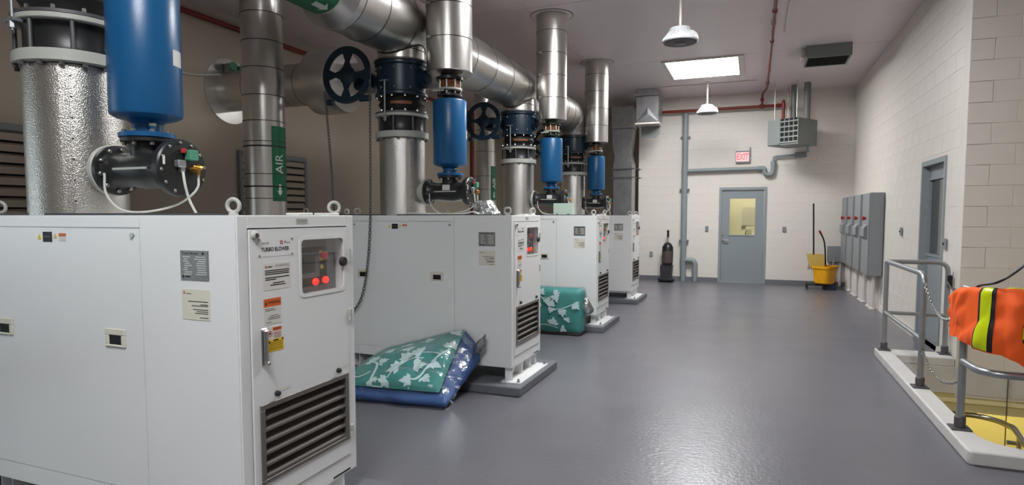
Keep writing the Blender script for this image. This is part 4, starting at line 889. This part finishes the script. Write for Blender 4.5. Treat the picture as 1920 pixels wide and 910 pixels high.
t = thing('mop', 'black-handled mop standing in the yellow bucket', 'mop', (1.19, 14.33, .56))
MB().cyl((.0, 0, .02), (-.03, .06, 1.24), .016, n=12).build('handle', 'vac', t)
m = MB(); rb = random.Random(2)
for k in range(46):
    a = rb.random()*2*PI; r0 = .02+.02*rb.random(); r1 = .05+.07*rb.random()
    m.tube([(r0*math.cos(a)*.5, r0*math.sin(a)*.5, .06), (r1*math.cos(a)*.7, r1*math.sin(a)*.6, .02), (r1*math.cos(a), r1*math.sin(a)*.8, -.10-.06*rb.random())], .008, 5, sub=3)
m.build('mop_strands', 'mophead', t)
t = thing('broom', 'dark blue headed broom leaning under the grey box in the corner', 'broom', (1.50, 14.28, 0))
MB().cyl((.0, 0, .09), (.13, .52, .68), .011, n=10).build('handle', 'encl', t)
MB().add([(x*w_, y*d, z) for z, w_, d in ((.0, .13, .05), (.05, .13, .05), (.10, .07, .03)) for y in (-1, 1) for x in (-1, 1)], [(0, 1, 3, 2), (8, 10, 11, 9)]+[f for k in (0, 4) for f in ((k, k+1, k+5, k+4), (k+1, k+3, k+7, k+5), (k+3, k+2, k+6, k+7), (k+2, k, k+4, k+6))]).build('brush_head', 'navy', t)
t = thing('junction_box', 'square grey electrical box low in the far right corner', 'electrical box', (1.66, YF-.013, .55))
MB().box(-.16, .16, -.14, 0, 0, .33, .006).build('box_body', 'encl', t); MB().box(-.165, .165, -.15, -.14, -.005, .335, .003).build('lid', 'encl', t)
MB().cyl((-.05, -.07, -.545), (-.05, -.07, 0), .018, n=10).build('conduit', 'encl', t)
MB().cyl((.10, -.07, -.545), (.10, -.07, 0), .03, n=12).build('conduit', 'pinkwhite', t)

# tall enclosures on the right wall
yb = [11.40, 12.29, 13.18, 14.07]; wd = .68
def enclosure():
    t = thing('starter_enclosure', '', 'electrical box', (XR-.012, 0, 0), 'tall grey enclosures on the right wall'); D = .20
    MB().box(-D, 0, 0, wd, .56, 1.92, .006).build('box_body', 'encl', t)
    MB().box(-D-.014, -D, .01, wd-.01, .57, 1.91, .004).build('door', 'encl', t)
    k = MB().lathe([(.022, 0), (.022, .02), (.034, .024), (.034, .05), (.028, .056)], (-D-.014, .30, 1.50), (-1, 0, 0), 18).build('red_knob', 'redprint', t)
    h = MB(); h.add([(-D-.014-x, y, z) for y in (.12, .50) for x, z in ((0, 1.40), (.0, 1.15), (.05, 1.20), (.05, 1.34))], [(0, 1, 2, 3), (7, 6, 5, 4), (0, 1, 5, 4), (1, 2, 6, 5), (2, 3, 7, 6), (3, 0, 4, 7)]); h.build('meter_hood', 'encl', t)
    for y in (.12, .30, .48):
        c = MB(); c.cyl((-.10, y, .002), (-.10, y, .56), .032, n=14); c.lathe([(.042, 0), (.042, .05)], (-.10, y, .51), (0, 0, 1), 14); c.lathe([(.05, 0), (.05, .02), (.038, .03)], (-.10, y, .002), (0, 0, 1), 14); c.build('conduit', 'pinkwhite', t)
    return t
e0 = enclosure(); el = ['tall grey wall enclosure nearest the side door', 'tall grey wall enclosure, second from the side door', 'tall grey wall enclosure, third from the side door', 'tall grey wall enclosure deepest in the far corner']
for i in range(4):
    c = e0 if i == 0 else copy_tree(e0); c.location.y = yb[i]; c['label'] = el[i]

# ------------------------------------------------------------ stair pit, curb, rails
o_, ii = 1.27, 1.415
fil = [(ii+.22*(1-math.sin(a)), 4.66+.24*(1-math.cos(a))) for a in [PI/2*k/8 for k in range(9)]]
cbo = MB().prism([(o_+.02, 4.50), (5.0, 4.50), (5.0, 4.66)]+fil+[(ii, 7.41), (XR-.014, 7.41), (XR-.014, 7.70), (o_, 7.70), (o_, 4.52)], 0.0, .09).build('pit_curb', 'curb')
bv = cbo.modifiers.new('edge', 'BEVEL'); bv.width = .012; bv.segments = 2; bv.limit_method = 'ANGLE'
tag(cbo, 'low white painted curb around the stair pit', 'curb')
struct(MB().box(1.22, 1.42, 4.62, 9.8, -3.2, -.2).box(1.42, 5.2, 4.42, 4.62, -3.2, -.2).box(1.42, 5.2, 9.6, 9.8, -3.2, -.3).box(1.42, 5.2, 7.42, 9.8, -.32, -.205).box(5.0, 5.2, 4.62, 9.8, -3.2, -.2).build('wall_pit', 'pit'), 'yellow lit walls of the stair pit below floor level', 'wall')
struct(MB().box(1.42, 1.45, 4.62, 7.42, -.2, 0).box(1.42, 5, 7.395, 7.425, -.27, 0).build('trim_1', 'curb'), 'pale slab edge around the stair opening', 'trim')
struct(MB().box(1.42, 5, 7.43, 7.62, -.46, -.32).box(1.42, 5, 7.40, 7.46, -.36, -.32).build('trim_2', 'pit'), 'shaded beam under the slab at the back of the pit', 'trim')
struct(MB().box(1.2, 5.2, 4.4, 9.8, -3.3, -3.2).build('floor_pit', 'floor'), 'floor of the stair pit below', 'floor')
pl = thing('pit_lamp', 'warm yellow lamp under the slab lighting the stair pit', 'lamp', (2.9, 8.5, -.42))
MB().box(-.7, .7, -.08, .08, .03, .099, .01).build('housing', 'whitetrim', pl); MB().box(-.68, .68, -.07, .07, -.03, .03, .01).build('lens', 'pitlamp', pl)
sr = thing('stair_handrail', 'bent dark tube handrail going down into the lit pit', 'handrail', (0, 0, 0))
MB().tube(smooth([Vector(p) for p in ((1.43, 7.53, -.48), (2.0, 7.51, -.5), (2.24, 7.44, -.5), (2.35, 7.25, -.5), (2.37, 7.0, -.52), (2.37, 6.2, -.8), (2.37, 5.2, -1.4))], 8), .028, 14).build('top_tube', 'steel', sr)
MB().tube(bend([(2.28, 7.02, -.60), (2.50, 7.0, -.60), (2.9, 6.9, -.62), (2.9, 5.6, -1.6)], .1), .02, 12).build('lower_tube', 'steel', sr)
MB().cyl((2.37, 7.0, -3.2), (2.37, 7.0, -.52), .02, n=10).build('post', 'steel', sr)
MB().cyl((2.385, 7.385, -.80), (2.385, 7.385, -.02), .005, n=8).build('hanger_rod', 'base_iron', sr)
def post_base(mb, x, y): mb.m = 1; mb.box(x-.06, x+.06, y-.06, y+.06, .09, .102, .003); mb.lathe([(.034, 0), (.034, .07), (.03, .075)], (x, y, .102), (0, 0, 1), 18); mb.m = 0
g = thing('guard_rail', 'galvanised two-rail guard rail at the back of the stair pit', 'guard rail', (0, 0, 0)); r = .024; TZ = 1.055; MZ = .50; ax, ay, by_ = 1.345, 7.56, 6.05
p = MB(); p.tube(bend([(1.90, 7.61, .10), (1.90, 7.61, TZ), (ax, 7.61, TZ), (ax, by_, TZ), (ax, by_, .10)], .10, 8), r, 16); p.build('top_rail', 'rail', g)
MB().cyl((ax, 7.61, .10), (ax, 7.61, TZ), r, n=16).build('post', 'rail', g)
MB().cyl((ax, 7.61, MZ), (1.90, 7.61, MZ), r*.85, n=14).build('mid_rail', 'rail', g); MB().cyl((ax, 7.61, MZ), (ax, by_, MZ), r*.85, n=14).build('mid_rail', 'rail', g)
for x, y in ((ax, 7.61), (ax, by_), (1.90, 7.61)):
    b = MB(); post_base(b, x, y); b.build('base_plate', ['rail', 'base_iron'], g)
g2 = thing('guard_rail', 'galvanised guard rail under the orange vest at the near corner of the pit', 'guard rail', (0, 0, 0)); dx, dy, ny = 1.345, 4.96, 4.60
MB().cyl((dx, dy, .10), (dx, dy, 1.03), r, n=16).build('post', 'rail', g2)
MB().tube(bend([(dx, dy, 1.06), (dx, dy-.04, 1.06), (dx+.02, ny, 1.06), (3.2, ny, 1.06)], .12, 8), r, 16).build('top_rail', 'rail', g2)
MB().tube(bend([(dx, dy, .56), (dx+.01, ny, .56), (3.2, ny, .56)], .16, 8), r, 16).build('mid_rail', 'rail', g2)
MB().cyl((3.0, ny, .10), (3.0, ny, 1.06), r, n=16).build('post', 'rail', g2)
for x, y in ((dx, dy), (3.0, ny)):
    b = MB(); post_base(b, x, y); b.build('base_plate', ['rail', 'base_iron'], g2)
def sag(a, b, d, n=16): a, b = Vector(a), Vector(b); return [a.lerp(b, i/n)-Vector((0, 0, 4*d*(i/n)*(1-i/n))) for i in range(n+1)]
chain(sag((ax, by_-.02, .98), (dx, dy+.03, .92), .18), .026, .0042, 'safety_chain', 'upper safety chain across the gap between the guard rails', 'steel')
chain(sag((ax, by_-.02, .42), (dx, dy+.03, .42), .12), .026, .0042, 'safety_chain', 'lower safety chain across the gap between the guard rails', 'steel')
# black cord from the back post over the vest
tag(MB().tube([(2.1, 4.50, 1.80), (1.78, 4.53, 1.52), (1.57, 4.55, 1.305), (1.47, 4.565, 1.195), (1.40, 4.60, 1.135), (1.362, 4.75, 1.10), (1.355, 4.96, 1.04), (1.58, 6.2, .93), (1.88, 7.57, .87)], .0085, 8, sub=8).build('electric_cord', 'vac'), 'black cord draped over the orange vest to the back post', 'cord')
tag(MB().box(1.885, 1.93, 7.545, 7.585, .80, .93, .008).build('cord_clip', 'vac'), 'black clip holding the cord at the back rail post', 'clip')

# ------------------------------------------------------------ orange vest over the near rail
rail_pts = smooth([Vector(p) for p in ((dx-.04, 5.02, 1.02), (dx-.03, 4.90, 1.065), (dx+.0, 4.74, 1.09), (dx+.08, 4.61, 1.10), (1.65, 4.59, 1.10), (1.95, 4.59, 1.10), (2.3, 4.59, 1.10))], 10)
rl = [0]
for a, b in zip(rail_pts, rail_pts[1:]): rl.append(rl[-1]+(b-a).length)
def rail_at(s):
    s = max(0, min(.99999, s))*rl[-1]
    for i in range(len(rl)-1):
        if rl[i+1] >= s: break
    t_ = (s-rl[i])/(rl[i+1]-rl[i]); return rail_pts[i].lerp(rail_pts[i+1], t_), (rail_pts[i+1]-rail_pts[i]).normalized()
def vest_pt(s, t_, off=0):
    """s along the rail 0..1, t_ from -1 (back hem) over the rail (0) to 1 (front hem)"""
    p, d = rail_at(s); nrm = Vector((d.y, -d.x, 0)).normalized()
    if nrm.y > .2 or (abs(nrm.y) < .3 and nrm.x > 0): nrm = -nrm
    hem = .32+.32*min(s, .36)+.012*math.sin(9*s)+(.10*min(1, (s-.36)/.10) if s > .36 else 0)
    if t_ < 0: hem = .32
    q = abs(t_)*hem; R0 = .042+off; side = 1 if t_ >= 0 else -1
    arc = R0*PI/2
    if q < arc: a = q/R0; w_, h = R0*math.sin(a), R0*math.cos(a)-R0
    else: w_, h = R0, -R0-(q-arc)
    f = min(1, q/.12)
    wob = (.018*math.sin(13*s+4*t_)+.034*noise.noise((s*9, t_*2.2, 1.3))+.022*noise.noise((s*24+t_*4, t_*3, 4.1)))*f
    if s > .36: wob += .05*f*min(1, (s-.36)/.02)
    return p+nrm*side*(w_+max(-.012, wob)*1.0)+Vector((0, 0, h+off*.3))+Vector((0, 0, .012*noise.noise((s*14, 2, 7))))
v = thing('safety_vest', 'orange high-visibility vest with lime stripes draped over the guard rail', 'vest', (0, 0, 0))
MB().grid(lambda a, b: vest_pt(a, -1+2*b), 90, 60).build('fabric', 'orange', v, 60)
vs = .30
MB().grid(lambda a, b: vest_pt(vs+(a-.5)*.066, -.6+1.59*b, .004), 10, 60).build('stripe_border', 'blackcloth', v, 60)
MB().grid(lambda a, b: vest_pt(vs+(a-.5)*.040, -.6+1.59*b, .007), 8, 60).build('reflective_stripe', 'lime', v, 60)
MB().grid(lambda a, b: vest_pt(.405+a*.59, .50+.22*b, .004), 50, 6).build('stripe_border', 'blackcloth', v, 60)
MB().grid(lambda a, b: vest_pt(.405+a*.59, .535+.145*b, .007), 50, 6).build('reflective_stripe', 'lime', v, 60)
MB().grid(lambda a, b: vest_pt(.365+a*.63, -.08+.12*b, .006), 50, 4).build('collar_trim', 'lime', v, 60)

# ------------------------------------------------------------ wrapped cushions
def leaf(c, ang, L, W):
    d = Vector((math.cos(ang), math.sin(ang))); n_ = Vector((-d.y, d.x)); c = Vector(c)
    return [c, c+d*L*.3+n_*W*.8, c+d*L*.55+n_*W, c+d*L, c+d*L*.55-n_*W, c+d*L*.3-n_*W*.8]
def sprig(mb, fn, c, ang, size, rb, n=5, asp=1):
    for k in range(n):
        a = ang+R(-68+136*k/(n-1))+rb.uniform(-.12, .12); L = size*(1.0 if k == n//2 else .75)*rb.uniform(.9, 1.1)
        q = leaf((0, 0), a, L, L*.25); mb.add([fn(c[0]+p.x, c[1]+p.y*asp) for p in q], [(0, 1, 5), (1, 2, 4, 5), (2, 3, 4)])
def vine(mb, fn, pts, w_, asp=1):
    P = smooth([Vector((*p, 0)) for p in pts], 6); L = []
    for i, p in enumerate(P):
        d = (P[min(i+1, len(P)-1)]-P[max(i-1, 0)]); n_ = Vector((-d.y, d.x, 0)).normalized(); L += [fn(p.x+n_.x*w_, p.y+n_.y*w_*asp), fn(p.x-n_.x*w_, p.y-n_.y*w_*asp)]
    mb.add(L, [(2*i, 2*i+1, 2*i+3, 2*i+2) for i in range(len(P)-1)])
def rounded_box(hx_, hy_, hz_, r, n, amp, seed, f=2.2):
    mb = MB()
    for ax_ in range(3):
        for sg in (-1, 1):
            def fn(u, v, ax_=ax_, sg=sg):
                c = [0, 0, 0]; c[ax_] = sg; c[(ax_+1) % 3] = 2*u-1; c[(ax_+2) % 3] = 2*v-1
                p = Vector((c[0]*hx_, c[1]*hy_, c[2]*hz_)); core = Vector((max(-hx_+r, min(hx_-r, p.x)), max(-hy_+r, min(hy_-r, p.y)), max(-hz_+r, min(hz_-r, p.z))))
                d = p-core; nn = d.normalized() if d.length > 1e-6 else Vector((0, 0, 0)); q = core+nn*r
                k = noise.noise(q*f*3+Vector((seed, 0, 0))); return q+nn*amp*k
            mb.grid(fn, n, n)
    return mb
# second blower: rumpled pad leaning on the cabinet
cu = thing('wrapped_cushion', 'rumpled green leaf-print pad in clear plastic slumped against the second cabinet', 'cushion', (0, 0, 0), 'plastic-wrapped leaf-print cushions')
A_, B_, C_, D_ = Vector((-3.30, 4.22, .12)), Vector((-2.34, 4.33, .115)), Vector((-2.385, 4.90, .53)), Vector((-3.22, 4.90, .27))
def csurf(u, v, off=0.0, sag_=.08):
    p = A_*(1-u)*(1-v)+B_*u*(1-v)+C_*u*v+D_*(1-u)*v
    puff = .11*(4*u*(1-u))**.5*(4*v*(1-v))**.5
    wr_ = .028*noise.noise((u*3.2, v*3, 1.0))+.012*noise.noise((u*8, v*7, 3.0))
    e = min(1, 6*min(u, 1-u, v, 1-v)+.25)
    return p+Vector((0, -.55, .83))*(puff+wr_*e+off)
MB().grid(lambda u, v: csurf(u, v), 44, 36).build('green_cover', 'cushion_g', cu, 60)
A2, B2, C2, D2 = Vector((-3.30, 4.20, .004)), Vector((-2.27, 4.30, .004)), Vector((-2.23, 4.88, .26)), Vector((-3.20, 4.88, .10))
def blue_pt(u, v, k):
    lo = A2*(1-u)*(1-v)+B2*u*(1-v)+C2*u*v+D2*(1-u)*v; hi = csurf(u, v, -.015)
    edge = min(u, 1-u, v, 1-v); p = lo.lerp(hi, k); b = .05*math.sin(PI*k)*(1+.7*noise.noise((u*5, v*5, 2)))
    if u > .95: p.x += b
    if v < .05: p.y -= b*1.1
    p.z = max(.004, p.z+.006*noise.noise((u*6, v*6, k*4))); return p
bl = MB(); bl.grid(lambda u, v: blue_pt(u, v, 0), 24, 16); bl.grid(lambda u, v: blue_pt(u, 0, v), 40, 8); bl.grid(lambda u, v: blue_pt(1, u, v), 30, 8); bl.grid(lambda u, v: blue_pt(0, u, v), 16, 6)
bl.build('blue_underside', 'cushion_b', cu, 60)
lp = MB(); rb = random.Random(4); fn = lambda u, v: csurf(max(0, min(1, u)), max(0, min(1, v)), .004)
vine(lp, fn, [(.96, .62), (.86, .40), (.78, .14), (.70, .10)], .010); vine(lp, fn, [(.90, .5), (.82, .52), (.72, .50)], .008); vine(lp, fn, [(.50, .10), (.56, .28), (.66, .40), (.76, .42)], .008)
vine(lp, fn, [(.36, .02), (.33, .30), (.25, .38)], .012); vine(lp, fn, [(.30, .20), (.22, .10), (.14, .14)], .010); vine(lp, fn, [(.34, .62), (.5, .74), (.66, .78)], .008)
for c, a, s in (((.96, .64), 100, .12), ((.92, .9), 70, .12), ((.72, .5), 170, .12), ((.62, .40), 150, .13), ((.70, .30), 20, .13), ((.56, .26), 200, .13), ((.50, .08), 220, .12), ((.72, .10), 200, .10), ((.82, .16), 330, .09), ((.25, .38), 120, .12), ((.34, .34), 30, .10), ((.14, .14), 190, .12), ((.35, .06), 330, .10), ((.36, .62), 200, .11), ((.46, .70), 80, .11), ((.52, .62), 300, .10), ((.64, .80), 20, .11), ((.84, .36), 340, .11)):
    sprig(lp, fn, c, R(a), s, rb, 5, 1.3)
lp.build('leaf_print', 'leafprint', cu, 0)
fl = MB()
def film(u, v):
    uu, vv = -.015+u*1.07, -.05+v*1.06; p = csurf(min(max(uu, 0), 1), min(max(vv, 0), 1), .012)
    p += Vector((max(0, uu-1)*2.2, -max(0, -vv)*1.2, -max(0, -vv)*2.0-max(0, uu-1)*2.0)); p += Vector((0, -.5, .8))*.012*noise.noise((u*14, v*11, 6)); p.z = max(.008, p.z); return p
fl.grid(film, 60, 46); fl.build('plastic_film', 'film', cu, 80)
k = MB()
def knot(u, v):
    a = 2*PI*u; r = (.02+.07*math.sin(PI*min(1, v*1.05)))*(1+.35*noise.noise((math.cos(a)*2, math.sin(a)*2, v*5))); return Vector((-2.27+.11*v*.9+r*math.cos(a)*.5, 4.85+r*math.sin(a)*.6, .40+.0*v+r*math.cos(a)))
k.grid(knot, 22, 12); k.build('bunched_plastic', 'bagfilm', cu, 40)
# third blower: square cushion on its edge
cu = thing('wrapped_cushion', 'square green leaf-print cushion in clear plastic propped at the third cabinet', 'cushion', (-2.36, 7.66, .03), 'plastic-wrapped leaf-print cushions')
W, Dp, Hh = .345, .13, .285
b = rounded_box(W, Dp, Hh, .06, 16, .010, 3)
for i, p in enumerate(b.v): b.v[i] = (p[0], p[1]-(.03*max(0, 1-(p[0]/W)**2)*max(0, 1-(p[2]/Hh)**2) if p[1] < 0 else 0), p[2]+Hh)
b.build('green_cover', 'cushion_g', cu, 60)
MB().box(-W+.03, W-.03, -Dp+.02, Dp, -.028, .02, .01).build('blue_underside', 'vacbag', cu)
def f3(a, b): x, z = (a*2-1)*W, b*2*Hh; return Vector((x, -Dp-.014-.03*max(0, 1-(x/W)**2)*max(0, 1-((z-Hh)/Hh)**2), z))
lp = MB(); rb = random.Random(9)
vine(lp, f3, [(.10, .96), (.26, .78), (.42, .58), (.58, .56), (.74, .62), (.88, .70)], .010); vine(lp, f3, [(.26, .80), (.36, .80), (.46, .86)], .008); vine(lp, f3, [(.14, .14), (.28, .19), (.42, .17), (.56, .12)], .009)
for c, a, s in (((.20, .86), 130, .14), ((.22, .90), 60, .12), ((.34, .78), 290, .12), ((.20, .70), 215, .14), ((.48, .88), 20, .15), ((.50, .86), 290, .14), ((.42, .62), 80, .14), ((.44, .58), 255, .12), ((.64, .55), 275, .15), ((.86, .68), 320, .15), ((.16, .14), 190, .10), ((.46, .20), 80, .17), ((.72, .30), 60, .10), ((.62, .12), 340, .12)):
    sprig(lp, f3, c, R(a), s, rb, 5, 1.2)
lp.build('leaf_print', 'leafprint', cu, 0)
b = rounded_box(W+.012, Dp+.016, Hh+.01, .06, 22, .014, 8, 4)
for i, p in enumerate(b.v): b.v[i] = (p[0], p[1]-(.036*max(0, 1-(p[0]/W)**2)*max(0, 1-(p[2]/Hh)**2) if p[1] < 0 else 0), p[2]+Hh+.008)
b.build('plastic_film', 'film', cu, 80)
k = MB()
def knot3(u, v):
    a = 2*PI*u; r = (.015+.10*math.sin(PI*min(1, .35+v*.65)))*(1+.35*noise.noise((math.cos(a)*2, math.sin(a)*2, v*4+9))); return Vector((W-.04+.16*v, .02+r*math.sin(a)*.8, .36-.06*v+r*math.cos(a)))
k.grid(knot3, 22, 12); k.build('bunched_plastic', 'bagfilm', cu, 40)
